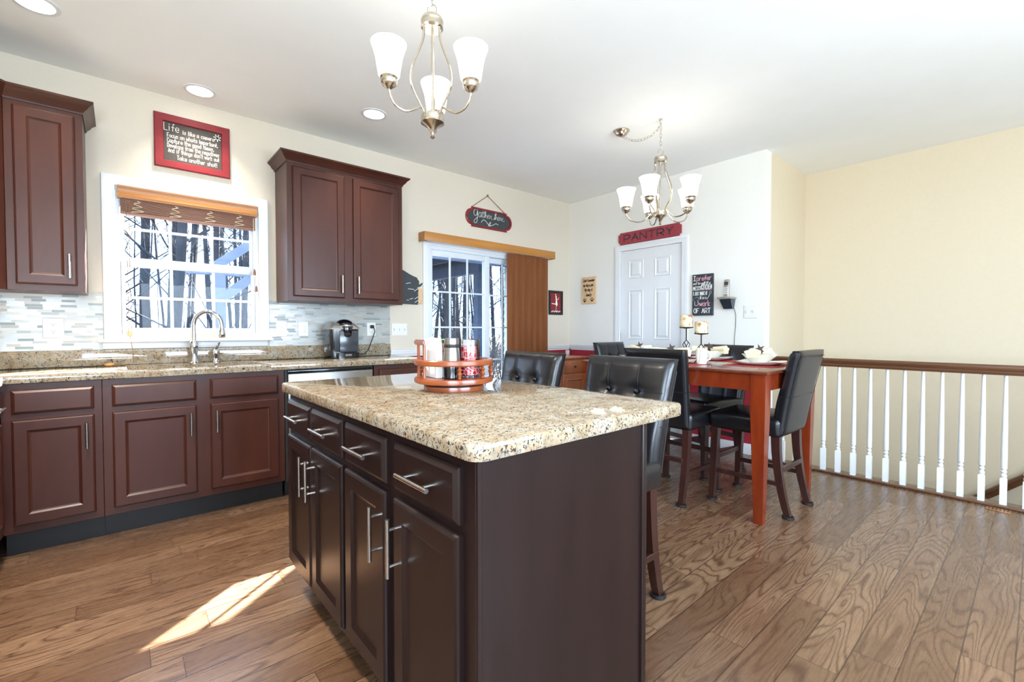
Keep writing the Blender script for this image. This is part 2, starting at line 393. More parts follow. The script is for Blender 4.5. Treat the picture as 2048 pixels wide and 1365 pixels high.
# ================================================================== THE ROOM
WY = 3.92; PX = 4.35; SX = 5.39; LX = -1.04; BY = -2.6; CH = 2.74; PY = 1.606
S('floor', MB().box(LX-.1, 4.365, BY-.1, WY+.1, -.2, 0), 'floor')
S('ceiling', MB().box(LX-.1, SX+.1, BY-.1, WY+.1, CH, CH+.12), 'ceiling')
# window wall with a sink window opening and a sliding door opening
wx0, wx1, wz0, wz1 = -.012, .812, 1.115, 2.08
dx0, dx1, dz1 = 2.285, 3.86, 1.985
b = MB(); T = .15
b.box(LX-.1, wx0, WY, WY+T, 0, CH).box(wx0, wx1, WY, WY+T, 0, wz0).box(wx0, wx1, WY, WY+T, wz1, CH).box(wx1, dx0, WY, WY+T, 0, CH).box(dx0, dx1, WY, WY+T, dz1, CH).box(dx1, SX, WY, WY+T, 0, CH)
S('wall_window', b, 'wall')
b = MB(); b.box(LX-.12, LX, BY, -1.9, 0, CH).box(LX-.12, LX, -.3, WY, 0, CH).box(LX-.12, LX, -1.9, -.3, 0, .75).box(LX-.12, LX, -1.9, -.3, 2.25, CH)
S('wall_left', b, 'wall')
b = MB(); b.box(LX, .3, BY-.12, BY, 0, CH).box(2.9, SX, BY-.12, BY, -2.8, CH).box(.3, 2.9, BY-.12, BY, 0, .7).box(.3, 2.9, BY-.12, BY, 2.3, CH)
S('wall_behind', b, 'wall')
# pantry box: face with the pantry door, and its side toward the stairs
py0, py1 = 2.385, 3.155; pz1 = 2.04
b = MB(); b.box(PX, PX+.12, py1, WY, 0, CH).box(PX, PX+.12, PY, py0, 0, CH).box(PX, PX+.12, py0, py1, pz1, CH)
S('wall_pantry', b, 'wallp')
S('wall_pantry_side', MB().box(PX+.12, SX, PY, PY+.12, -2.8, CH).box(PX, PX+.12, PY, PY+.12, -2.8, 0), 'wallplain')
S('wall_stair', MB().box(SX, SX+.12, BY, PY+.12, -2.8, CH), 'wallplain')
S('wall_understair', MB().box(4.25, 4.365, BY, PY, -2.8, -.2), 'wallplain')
b = MB()
for i in range(13):
    y = -.99+.21*i
    b.box(4.368, SX-.002, y, min(y+.24, PY-.002), -2.8, -.19*(i+1))
S('stairs', b, 'handrail')
# baseboards and chair rail
def strip(name, boxes, m='white'):
    b = MB()
    for q in boxes: b.box(*q, bev=.004)
    return S(name, b, m)
strip('baseboard_pantry', [(PX-.016, PX-.001, PY+.001, py0-.075, 0, .10), (PX-.016, PX-.001, py1+.075, WY-.017, 0, .10)])
strip('baseboard_window', [(1.90, dx0-.07, WY-.016, WY-.001, 0, .10), (dx1+.07, PX-.017, WY-.016, WY-.001, 0, .10)])
def rail(name, y0, y1, fx):
    b = MB()
    if fx: M = FX(PX-.001); u0, u1 = -y1, -y0
    else: M = FY(WY-.001); u0, u1 = y0, y1
    prof = [(0, .895), (.008, .895), (.010, .912), (.016, .918), (.018, .935), (.024, .945), (.024, .957), (.010, .962), (0, .962)]
    b.loft([[M(u0, z, d) for d, z in prof], [M(u1, z, d) for d, z in prof]])
    S(name, b, 'white')
rail('trim_1', PY+.002, py0-.072, True); rail('trim_2', py1+.072, WY-.026, True)
rail('trim_3', 1.888, dx0-.056, False); rail('trim_4', dx1+.056, PX-.026, False)

# ------------------------------------------------------------------ sink window
win = thing('window_1', (.4, WY, 1.1), None, None, kind='structure')
M = FY(WY)
cas = [(0, .0), (0, .017), (.012, .020), (.030, .014), (.055, .012), (.064, .012), (.064, 0)]
b = MB()
b.loft([[M(u, v, d) for u, v, d in L] for L in [
    [(-.076+i, 1.082, d) for i, d in cas], [(-.076+i, 2.143-i, d) for i, d in cas], [(.878-i, 2.143-i, d) for i, d in cas], [(.878-i, 1.082, d) for i, d in cas]]])
obj('window_casing', b, 'white', win)
b = MB(); b.box(-.105, .895, WY-.075, WY+.03, 1.062, 1.082, .006).box(-.086, .866, WY-.018, WY-.001, 1.018, 1.062, .004)
obj('window_sill', b, 'white', win)
b = MB().frame(M, wx0+.001, wx1-.001, 1.084, wz1-.001, [(0, -.12), (0, -.001), (.02, -.001), (.024, -.03), (.024, -.12)])
obj('window_jamb', b, 'vinyl', win)
gx0, gx1 = .032, .768; yS = WY+.035
def sash(name, z0, z1, yb, bt):
    b = MB(); Mx = FY(yb); x0, x1 = .012, .788
    b.box(x0, gx0, yb-.02, yb+.02, z0, z1, .003).box(gx1, x1, yb-.02, yb+.02, z0, z1, .003).box(gx0, gx1, yb-.02, yb+.02, z0, z0+bt, .003).box(gx0, gx1, yb-.02, yb+.02, z1-.04, z1, .003)
    o = obj(name, b, 'vinyl', win)
    gz0, gz1 = z0+bt, z1-.04
    b = MB()
    for k in (1, 2): x = gx0+(gx1-gx0)*k/3; b.box(x-.009, x+.009, yb-.007, yb+.007, gz0, gz1)
    zz = (gz0+gz1)/2; b.box(gx0, gx1, yb-.006, yb+.006, zz-.009, zz+.009)
    obj('muntin', b, 'vinyl', o)
    obj('pane', MB().box(gx0, gx1, yb-.002, yb+.002, gz0, gz1), 'glass', o)
sash('lower_sash', 1.10, 1.60, WY+.03, .055)
sash('upper_sash', 1.575, 2.055, WY+.075, .05)
# faux wood blind drawn up
bl = thing('window_blind', (.4, WY, 1.9), 'tan wooden window blind drawn up to the top of the sink window', 'blind')
prof = [(.005, 1.995), (.045, 1.995), (.050, 2.012), (.046, 2.022), (.049, 2.058), (.053, 2.064), (.053, 2.074), (.005, 2.074)]
obj('blind_valance', MB().loft([[M(.0, z, d) for d, z in prof], [M(.80, z, d) for d, z in prof]]), 'blind', bl)
for k in range(11):
    z = 1.912+k*.0075
    obj('slat', MB().box(.014, .786, WY-.042, WY+.006, z, z+.0042, .001, 1), 'slat', bl)
obj('bottom_rail', MB().box(.012, .788, WY-.044, WY+.006, 1.893, 1.909, .004), 'slat', bl)
for x in (.10, .30, .50, .68):
    b = MB(); pts = [(x+.03*sin(t*2.2)*(.4+t/9), WY-.047-.004*sin(t), 1.985-.010*t) for t in [i*.4 for i in range(20)]]
    b.tube(pts, .0014, 5); obj('ladder_cord', b, 'napkin', bl)
b = MB(); b.tube([(.042, WY-.05, 1.98), (.045, WY-.056, 1.5), (.043, WY-.058, 1.13)], .0016, 5).tube([(.058, WY-.05, 1.98), (.056, WY-.056, 1.5), (.06, WY-.058, 1.13)], .0016, 5)
b.tube([(.05, WY-.06, 1.11), (.06, WY-.085, 1.02), (.062, WY-.085, .96), (.045, WY-.11, .923), (-.03, WY-.17, .9195)], .0016, 5)
obj('pull_cord', b, 'rope', bl)
obj('cord_equaliser', MB().lathe([(.012, 0), (.015, .015), (.013, .035)], (.051, WY-.062, 1.10), 10), 'plywood', bl)
obj('cord_tassel', MB().lathe([(.004, 0), (.009, .01), (.011, .03), (.005, .045)], (-.075, WY-.17, .9265), 10, 'x'), 'blind', bl)
b = MB(); b.tube([(.772, WY-.05, 1.98), (.774, WY-.052, 1.60)], .0014, 5).tube([(.785, WY-.05, 1.98), (.785, WY-.052, 1.47)], .0014, 5); obj('tilt_cord', b, 'napkin', bl)
for x, z in ((.774, 1.555), (.785, 1.43)): obj('tilt_tassel', MB().lathe([(.009, 0), (.010, .01), (.007, .035), (.003, .045)], (x, WY-.052, z), 10), 'slat', bl)

# ------------------------------------------------------------------ sliding glass door
dr = thing('door_1', (3.07, WY, 0), None, None, kind='structure')
b = MB(); cas2 = [(0, 0), (0, .016), (.012, .019), (.03, .013), (.05, .011), (.055, .011), (.055, 0)]
b.loft([[M(u, v, d) for u, v, d in L] for L in [
    [(2.232+i, .001, d) for i, d in cas2], [(2.232+i, 2.030-i, d) for i, d in cas2], [(3.905-i, 2.030-i, d) for i, d in cas2], [(3.905-i, .001, d) for i, d in cas2]]])
obj('door_casing', b, 'white', dr)
b = MB().box(dx0+.001, dx0+.04, WY+.001, WY+.14, 0, dz1-.002).box(dx1-.04, dx1-.001, WY+.001, WY+.14, 0, dz1-.002).box(dx0+.04, dx1-.04, WY+.001, WY+.14, dz1-.045, dz1-.002).box(dx0+.04, dx1-.04, WY+.001, WY+.14, 0, .03)
obj('door_frame', b, 'vinyl', dr)
def leaf(name, x0, x1, g0, g1, yb, hnd):
    z0, z1, gz0, gz1 = .03, 1.94, .10, 1.885
    b = MB().box(x0, g0, yb-.02, yb+.02, z0, z1, .003).box(g1, x1, yb-.02, yb+.02, z0, z1, .003).box(g0, g1, yb-.02, yb+.02, z0, gz0, .003).box(g0, g1, yb-.02, yb+.02, gz1, z1, .003)
    o = obj(name, b, 'vinyl', dr); b = MB()
    for k in (1, 2): x = g0+(g1-g0)*k/3; b.box(x-.008, x+.008, yb-.006, yb+.006, gz0, gz1)
    for k in range(1, 5): z = gz0+(gz1-gz0)*k/5; b.box(g0, g1, yb-.005, yb+.005, z-.008, z+.008)
    obj('muntin', b, 'vinyl', o); obj('pane', MB().box(g0, g1, yb-.002, yb+.002, gz0, gz1), 'glass', o)
    if hnd: obj('door_pull', MB().box(g1+.012, g1+.03, yb-.05, yb-.02, .92, 1.14, .004), 'slot', o)
leaf('sliding_panel', 2.325, 3.068, 2.352, 3.0, WY+.035, False)
leaf('fixed_panel', 3.03, 3.82, 3.075, 3.76, WY+.085, False)
# blind valance box + vanes
vb = thing('vertical_blind', (3.1, WY, 0), 'brown vertical blind stacked at the right of the sliding glass door', 'blind')
b = MB().box(2.19, 3.965, WY-.115, WY-.105, 1.992, 2.078, .003).box(2.19, 2.20, WY-.105, WY-.001, 1.992, 2.078).box(3.955, 3.965, WY-.105, WY-.001, 1.992, 2.078).box(2.20, 3.955, WY-.105, WY-.001, 2.072, 2.078)
obj('valance', b, 'valance', vb)
obj('head_track', MB().box(2.24, 3.93, WY-.085, WY-.045, 1.995, 2.03, .003), 'vinyl', vb)
NV = 12
for k in range(NV):
    x = 3.30+k*.0475; a = radians(38 if k % 2 else 24)
    dxv, dyv = .044*cos(a), .044*sin(a); yc = WY-.068
    n = 4; pa = []
    for i in range(n+1):
        t = -1+2*i/n; bow = .006*(1-t*t)
        pa.append((x+dxv*t-bow*sin(a), yc-dyv*t-bow*cos(a)))
    pb = [(p[0]+.0015*sin(a), p[1]+.0015*cos(a)) for p in pa][::-1]
    P = pa+pb
    obj('vane', MB().loft([[(p[0], p[1], .04) for p in P], [(p[0], p[1], 1.99) for p in P]]), 'vane', vb)

# ------------------------------------------------------------------ pantry door
pd = thing('door_2', (PX, 2.77, 0), None, None, kind='structure')
MX = FX(PX)
b = MB(); cs = [(0, 0), (0, .014), (.012, .017), (.03, .013), (.055, .011), (.066, .011), (.066, 0)]
b.loft([[MX(u, v, d) for u, v, d in L] for L in [
    [(-3.215+i, .001, d) for i, d in cs], [(-3.215+i, 2.103-i, d) for i, d in cs], [(-2.325-i, 2.103-i, d) for i, d in cs], [(-2.325-i, .001, d) for i, d in cs]]])
obj('door_casing', b, 'white', pd)
b = MB(); Md = FX(PX+.012); u0, u1 = -3.149, -2.391
b.box(PX+.012, PX+.05, 2.391, 3.149, .01, 2.036)
slab = obj('door_slab', b, 'white', pd)
for (ya, yb_) in ((3.04, 2.855), (2.712, 2.525)):
    for za, zb in ((1.72, 1.925), (1.04, 1.588), (.22, .92)):
        b = MB(); pr = [(0, .0), (0, .002), (.006, .009), (.014, .002), (.016, .001)]
        b.rects(Md, -ya, -yb_, za, zb, [(0, 0), (.005, .007), (.016, .001), (.028, .001), (.045, .008)])
        obj('raised_panel', b, 'white', slab, flat=True)
for z in (.2, 1.02, 1.77): obj('hinge', MB().tube([(PX-.004, 3.152, z), (PX-.004, 3.152, z+.10)], .008, 10), 'nickel', pd)
obj('door_knob', MB().lathe([(.027, 0), (.027, .005), (.011, .01), (.011, .03), (.027, .038), (.028, .05), (.02, .062), (.004, .066)], (PX+.012, 2.45, .93), 16, 'x'), 'nickel', pd)
kn = pd.children[-1]
for v in kn.data.vertices: v.co.x = -(v.co.x-.012)+.012
kn.data.flip_normals()

# ================================================================== CABINETS
def door_panel(name, M, u0, u1, v0, v1, parent, m, hside=None, hvert=True, slabd=False, up=True, hlen=.135):
    b = MB()
    if slabd: loops = [(0, 0), (0, .010), (.004, .014), (.014, .020)]
    else: loops = [(0, 0), (0, .012), (.003, .017), (.009, .020), (.052, .020), (.054, .0185), (.060, .013), (.066, .0105)]
    b.rects(M, u0, u1, v0, v1, loops)
    d = obj(name, b, m, parent, flat=True)
    if hside is not None:
        b = MB(); off = .048
        if hvert:
            u = {'r': u1-.030, 'l': u0+.030}[hside]; za = (v1-.040-hlen) if up else (v0+.040)
            b.tube([M(u, za, off), M(u, za+hlen, off)], .0058, 12)
            for z in (za+.028, za+hlen-.028): b.tube([M(u, z, .019), M(u, z, off)], .0042, 10)
        else:
            uc = (u0+u1)/2; v = (v0+v1)/2
            b.tube([M(uc-hlen/2, v, off), M(uc+hlen/2, v, off)], .0058, 12)
            for q in (uc-hlen/2+.028, uc+hlen/2-.028): b.tube([M(q, v, .019), M(q, v, off)], .0042, 10)
        obj('handle', b, 'nickel', d, label='brushed nickel bar handle')
    return d
CF = 3.31   # face-frame plane of the window-wall base cabinets
Mb = FY(CF)
def base_cab(name, x0, x1, label, doors, m='cab'):
    r = thing(name, ((x0+x1)/2, CF, 0), label, 'cabinet', 'base cabinets under the window counter')
    obj('cabinet_box', MB().box(x0, x1, CF, WY-.004, .125, .874, .0015, 1), m, r)
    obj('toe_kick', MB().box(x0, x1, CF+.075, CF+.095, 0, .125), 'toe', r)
    for (a, c, hs) in doors:
        door_panel('drawer_front', Mb, a, c, .722, .842, r, m, slabd=True)
        door_panel('door', Mb, a, c, .165, .692, r, m, hs)
    return r
base_cab('base_cabinet', -.449, -.0785, 'dark base cabinet with one narrow door and a false drawer, left of the sink cabinet', [(-.412, -.110, 'r')])
base_cab('sink_base_cabinet', -.0775, .832, 'wide dark sink base cabinet with two doors under the window', [(-.038, .342, 'r'), (.412, .793, 'l')])
base_cab('base_cabinet', 1.462, 1.876, 'dark base cabinet at the right end of the window counter, right of the dishwasher', [(1.500, 1.838, 'l')])
# the run on the left wall (corner)
cr = thing('corner_base_cabinet', (-.75, 2.9, 0), 'dark base cabinet along the left wall at the inner corner of the counter', 'cabinet', 'base cabinets under the window counter')
obj('cabinet_box', MB().box(LX+.004, -.4515, 1.6, WY-.004, .125, .874), 'cab', cr)
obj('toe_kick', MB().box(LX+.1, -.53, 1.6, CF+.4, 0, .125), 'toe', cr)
MXP = lambda u, v, d: (-.4515+d, u, v)
for ya, yb_ in ((2.30, 2.72), (2.80, 3.23)):
    door_panel('drawer_front', MXP, ya, yb_, .722, .842, cr, 'cab', 'r', hvert=False, slabd=True)
    door_panel('door', MXP, ya, yb_, .165, .692, cr, 'cab', 'l')
# dishwasher
dw = thing('dishwasher', (1.147, CF, 0), 'stainless steel dishwasher between the sink cabinet and the end cabinet', 'dishwasher')
obj('tub', MB().box(.838, 1.456, CF+.01, WY-.006, .11, .870), 'slot', dw)
b = MB().box(.852, 1.444, CF-.022, CF+.01, .165, .845, .005); obj('door', b, 'steel', dw)
obj('door_handle', MB().tube([(.92, CF-.055, .745), (1.375, CF-.055, .745)], .009, 12).tube([(.95, CF-.055, .745), (.95, CF-.02, .745)], .006, 8).tube([(1.345, CF-.055, .745), (1.345, CF-.02, .745)], .006, 8), 'steel', dw.children[-1])
obj('control_edge', MB().box(.852, 1.444, CF-.014, CF+.01, .8465, .868, .003), 'black', dw)
obj('toe_kick', MB().box(.845, 1.449, CF+.075, CF+.095, 0, .11), 'toe', dw)
# countertop with undermount sink opening
ct = thing('countertop', (.4, WY, .876), 'speckled cream granite countertop along the window wall with a low granite upstand', 'countertop')
sx0, sx1, sy0, sy1 = .03, .745, 3.40, 3.73
b = MB(); z0, z1 = .8755, .914
def slab_poly(b, poly, z0, z1, r=.006):
    def ins(p, k):
        n = len(p); out = []
        for i in range(n):
            a = Vector(p[i-1]); c = Vector(p[i]); d = Vector(p[(i+1) % n])
            e1 = (c-a).normalized(); e2 = (d-c).normalized(); n1 = Vector((-e1.y, e1.x)); n2 = Vector((-e2.y, e2.x))
            q = (n1+n2); q = q/max(q.length_squared, 1e-6)*2*k; out.append((c.x+q.x, c.y+q.y))
        return out
    rings = [(ins(poly, r*.9), z0), (ins(poly, r*.25), z0+r*.3), (poly, z0+r), (poly, z1-r), (ins(poly, r*.25), z1-r*.3), (ins(poly, r*.9), z1)]
    b.loft([[(x, y, z) for x, y in p] for p, z in rings])
    return b
fy = 3.278
slab_poly(b, [(-.425, fy), (sx0, fy), (sx0, WY-.002), (LX+.003, WY-.002), (LX+.003, 1.6), (-.425, 1.6)], z0, z1)
b.box(sx0-.0065, sx1+.0065, fy+.006, sy0, z0, z1-.0002).box(sx0-.0065, sx1+.0065, sy1, WY-.002, z0, z1-.0002)
b.tube([(sx0-.007, fy+.0065, z1-.0066), (sx1+.007, fy+.0065, z1-.0066)], .0064, 12)
b.box(sx0-.0065, sx1+.0065, fy+.0002, fy+.02, z0+.001, z1-.007)
slab_poly(b, [(sx1, fy), (1.893, fy), (1.893, WY-.002), (sx1, WY-.002)], z0, z1)
obj('slab', b, 'granite', ct)
obj('upstand', MB().box(LX+.02, 1.886, WY-.020, WY-.001, .9145, 1.016, .003), 'granite', ct)
sk = thing('kitchen_sink', ((sx0+sx1)/2, (sy0+sy1)/2, .7), 'stainless undermount sink set in the granite below the window', 'sink')
b = MB(); M0 = lambda u, v, d: (u, v, .875-d)
b.rects(M0, sx0-.02, sx1+.02, sy0-.02, sy1+.02, [(.0, .002), (.0, 0), (.018, 0), (.024, .05), (.032, .16), (.06, .18)])
obj('basin', b, 'steel', sk)
obj('drain', MB().lathe([(.045, 0), (.045, .004), (.03, .004), (.03, .001)], ((sx0+sx1)/2, (sy0+sy1)/2, .6955), 20), 'chrome', sk)
# backsplash tile
for a, c, lab in ((LX+.02, -.079, 'pale linear glass mosaic backsplash left of the sink window'), (.881, 1.886, 'pale linear glass mosaic backsplash right of the sink window, behind the coffee maker')):
    obj('tile_backsplash', MB().box(a, c, WY-.009, WY-.001, 1.0165, 1.372 if a > 0 else 1.3785), 'mosaic', None, lab, 'backsplash')
# upper cabinets
UF = 3.595; Mu = FY(UF)
CROWN = [(0, 2.372), (.006, 2.372), (.010, 2.385), (.024, 2.398), (.032, 2.412), (.046, 2.424), (.052, 2.428), (.052, 2.440), (0, 2.440)]
def crown(b, path):      # path of (x,y, outward normal sum) corners; open run, mitred
    b.loft([[(x+nx*d, y+ny*d, z) for d, z in CROWN] for x, y, nx, ny in path])
    return b
uc = thing('wall_cabinet', (1.39, UF, 1.36), 'dark wall cabinet with two doors and crown moulding, right of the sink window', 'cabinet', 'wall cabinets')
b = MB().box(.935, 1.852, UF, WY-.003, 1.358, 2.38, .0015, 1); obj('cabinet_box', b, 'cab', uc)
door_panel('door', Mu, .972, 1.350, 1.392, 2.345, uc, 'cab', 'r', up=False); door_panel('door', Mu, 1.420, 1.815, 1.392, 2.345, uc, 'cab', 'l', up=False)
obj('crown_moulding', crown(MB(), [(.935, WY-.003, -1, 0), (.935, UF, -1, -1), (1.852, UF, 1, -1), (1.852, WY-.003, 1, 0)]), 'cab', uc)
ul = thing('wall_cabinet', (-.3, UF, 1.36), 'dark wall cabinet with one door, left of the sink window beside the corner', 'cabinet', 'wall cabinets')
obj('cabinet_box', MB().box(-.452, -.146, UF, WY-.003, 1.358, 2.38, .0015, 1), 'cab', ul)
door_panel('door', Mu, -.418, -.178, 1.392, 2.345, ul, 'cab', 'r', up=False)
obj('crown_moulding', crown(MB(), [(-.452, UF, -.41, -1), (-.146, UF, 1, -1), (-.146, WY-.003, 1, 0)]), 'cab', ul)
uk = thing('corner_wall_cabinet', (-.75, 3.6, 1.36), 'dark diagonal corner wall cabinet at the far left edge', 'cabinet', 'wall cabinets')
poly = [(-.4535, UF), (-.4535, WY-.003), (LX+.003, WY-.003), (LX+.003, 3.30), (-.73, 3.30)]
obj('cabinet_box', MB().loft([[(x, y, 1.358) for x, y in poly], [(x, y, 2.38) for x, y in poly]]), 'cab', uk)
dd = Vector((-.4535+.73, UF-3.30, 0)).normalized(); nn = Vector((dd.y, -dd.x, 0))
MD = lambda u, v, d: (-.73+dd.x*u+nn.x*d, 3.30+dd.y*u+nn.y*d, v)
door_panel('door', MD, .04, .36, 1.392, 2.345, uk, 'cab', 'l', up=False)
obj('crown_moulding', crown(MB(), [(-.4535, UF, .41, -1), (-.73, 3.30, .41, -1)]), 'cab', uk)

# ================================================================== ISLAND
IX0, IX1, IY0, IY1 = .553, 1.152, .757, 2.105
isl = thing('kitchen_island', ((IX0+IX1)/2, (IY0+IY1)/2, 0), 'espresso brown island cabinet with four drawers and four doors in the foreground', 'island')
Mi = FX(IX0)
obj('cabinet_box', MB().box(IX0, IX1-.02, IY0, IY1, .125, .874, .0015, 1), 'espresso', isl)
obj('end_panel', MB().box(IX0+.012, IX1-.012, IY0-.006, IY0, .004, .874), 'espresso', isl)
obj('back_panel', MB().box(IX1-.02, IX1, IY0, IY1, .004, .874), 'espresso', isl)
obj('corner_trim', MB().box(IX1-.012, IX1+.010, IY0-.014, IY0+.012, .004, .874, .003), 'espresso', isl)
obj('corner_trim', MB().box(IX0, IX0+.011, IY0-.008, IY0, .12, .874, .001, 1), 'espresso', isl)
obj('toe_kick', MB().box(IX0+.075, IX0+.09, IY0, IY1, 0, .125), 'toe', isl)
for (ya, yb_, hs) in ((2.085, 1.790, 'r'), (1.775, 1.470, 'l'), (1.440, 1.150, 'r'), (1.100, .800, 'l')):
    door_panel('drawer', Mi, -ya, -yb_, .722, .848, isl, 'espresso', 'r', hvert=False, slabd=True, hlen=.15)
    door_panel('door', Mi, -ya, -yb_, .160, .700, isl, 'espresso', hs, hlen=.15)
cx0, cx1, cy0, cy1 = .520, 1.325, .714, 2.14; r = .035
pl = []
for (x, y, a0) in ((cx0+r, cy0+r, pi), (cx1-r, cy0+r, 1.5*pi), (cx1-r, cy1-r, 0), (cx0+r, cy1-r, .5*pi)):
    for k in range(7): a = a0+k*pi/12; pl.append((x+r*cos(a), y+r*sin(a)))
obj('island_countertop', slab_poly(MB(), pl, .8755, .915, .008), 'granite', None, 'polished cream granite slab with rounded corners on top of the island', 'countertop')

# ================================================================== CHAIRS
def make_chair(name, label, group):
    r = thing(name, (0, 0, 0), label, 'chair', group)
    # seat cushion
    b = MB(); b.box(-.222, .222, -.185, .255, .478, .600, .030, 4)
    for v in b.b.verts:
        if v.co.z > .58: v.co.z += .014*max(0, 1-(v.co.x/.2)**2)*max(0, 1-((v.co.y-.04)/.21)**2)
        if v.co.z < .50: v.co.z += .028*(1-((v.co.y-.035)/.22)**2)
    obj('seat', b, 'leather', r, local=True, ang=60)
    # upholstered back
    NU, NVv = 28, 26
    def cen(v): return -.165-.085*v-.018*(v**3), .492+.525*v
    def hw(v): return .205+.024*v**1.5
    Fr, Bk = [], []
    for j in range(NVv+1):
        v = j/NVv; cy, cz = cen(v); fr, bk = [], []
        ev = 1-abs(2*v-1)**14
        for i in range(NU+1):
            u = -1+2*i/NU; eu = 1-abs(u)**10
            e = max(0, min(ev, 1))*max(eu, 0); e = e**.5
            t = .018+.024*e
            for s_ in (-1/3, 1/3):
                if v > .2: t -= .0055*exp(-((u-s_)/.035)**2)*e
                t -= .016*exp(-(((u-s_)*.21)**2+((v-.725)*.525)**2)/.0009)
            t -= .0045*exp(-((v-.725)/.014)**2)*e
            t += .012*e*exp(-((v-.35)/.25)**2)
            fr.append((u*hw(v), cy+t, cz)); bk.append((u*hw(v), cy-.018-.016*e-.004*(1-u*u), cz))
        Fr.append(fr); Bk.append(bk)
    b = MB()
    rings = [Fr[j]+Bk[j][::-1] for j in range(NVv+1)]
    # cap by collapsing top/bottom rows between front and back
    b.loft(rings, False, False)
    b.b.verts.ensure_lookup_table(); n = 2*(NU+1)
    for base in (0, NVv*n):
        for i in range(NU):
            try: b.b.faces.new([b.b.verts[base+i], b.b.verts[base+i+1], b.b.verts[base+n-2-i], b.b.verts[base+n-1-i]])
            except ValueError: pass
    bk_ = obj('backrest', b, 'leather', r, local=True, ang=70)
    v = .47; cy, cz = cen(v); q = hw(v)+.0008
    seam = MB().tube([(-q, cy+.03, cz), (-q, cy-.03, cz), (-q+.02, cy-.0365, cz), (q-.02, cy-.0365, cz), (q, cy-.03, cz), (q, cy+.03, cz)], .0016, 5)
    for sx in (-1, 1):
        seam.tube([(sx*(hw(w_)-.006), cen(w_)[0]-.0315, cen(w_)[1]) for w_ in [k/10 for k in range(1, 10)]], .002, 5)
    w_ = .93; seam.tube([(-hw(w_)+.01, cen(w_)[0]-.0335, cen(w_)[1]), (hw(w_)-.01, cen(w_)[0]-.0335, cen(w_)[1])], .002, 5)
    for s_ in (-1/3, 1/3):
        i_ = round((s_+1)/2*NU)
        seam.tube([(Fr[j][i_][0], Fr[j][i_][1]+.0004, Fr[j][i_][2]) for j in range(6, NVv)], .0013, 5)
    j_ = round(.725*NVv); seam.tube([(Fr[j_][i][0], Fr[j_][i][1]+.0004, Fr[j_][i][2]) for i in range(1, NU)], .0013, 5)
    obj('seam', seam, 'rubber', bk_, local=True)
    for s_ in (-1/3, 1/3):
        v = .725; cy, cz = cen(v)
        obj('button', MB().sphere((s_*hw(v), cy+.034, cz), .0115, (1, .7, 1), 10), 'leather', bk_, local=True)
    def cup(x, y, leg):
        obj('furniture_cup', MB().lathe([(.030, 0), (.034, .004), (.033, .014), (.026, .016), (.024, .010)], (x, y, 0), 18), 'rubber', leg, local=True)
    for sx in (-1, 1):
        pts = []; 
        for k in range(9):
            t = k/8; z = .52*(1-t)+.006*t; pts.append((sx*(.176+.002*t), -.150-.072*t**2.1, z))
        l = obj('leg', MB().bar(pts, [.044-.010*k/8 for k in range(9)], [.050-.014*k/8 for k in range(9)]), 'darkleg', r, local=True)
        cup(sx*.178, -.222, l)
        l = obj('leg', MB().bar([(sx*.190, .215, .50), (sx*.200, .235, .006)], [.046, .034], [.046, .034]), 'darkleg', r, local=True)
        cup(sx*.200, .235, l)
    for sx in (-1, 1): obj('stretcher', MB().box(sx*.187-.010, sx*.187+.010, -.19, .22, .186, .214, .002, 1), 'darkleg', r, local=True)
    obj('stretcher', MB().box(-.165, .165, -.190, -.170, .268, .300, .002, 1), 'darkleg', r, local=True)
    obj('stretcher', MB().box(-.185, .185, .218, .238, .268, .300, .002, 1), 'darkleg', r, local=True)
    return r
ch0 = make_chair('counter_stool', 'black tufted leather counter stool', 'black leather chairs')
def place(first, name, x, y, rz, label):
    o = ch0 if first else copy_tree(ch0)
    if not first: o.name = name
    o.location = (x, y, 0); o.rotation_euler = (0, 0, rz); o['label'] = label
place(True, '', 1.507, 1.226, pi/2, 'black tufted counter stool at the near end of the island, right of the lazy susan')
place(False, 'counter_stool', 1.507, 1.868, pi/2, 'black tufted counter stool at the far end of the island, before the sliding door')
place(False, 'dining_chair', 3.222, 1.197, 0, 'black leather chair at the near end of the dining table, its back beside the railing')
place(False, 'dining_chair', 2.962, 1.678, -pi/2, 'black leather chair on the island side of the dining table, seen from behind')
place(False, 'dining_chair', 3.635, 1.79, radians(75.5), 'black leather chair on the far side of the dining table, angled under the wall phone')
place(False, 'dining_chair', 3.80, 2.625, pi, 'black leather chair at the far end of the dining table near the pantry door')

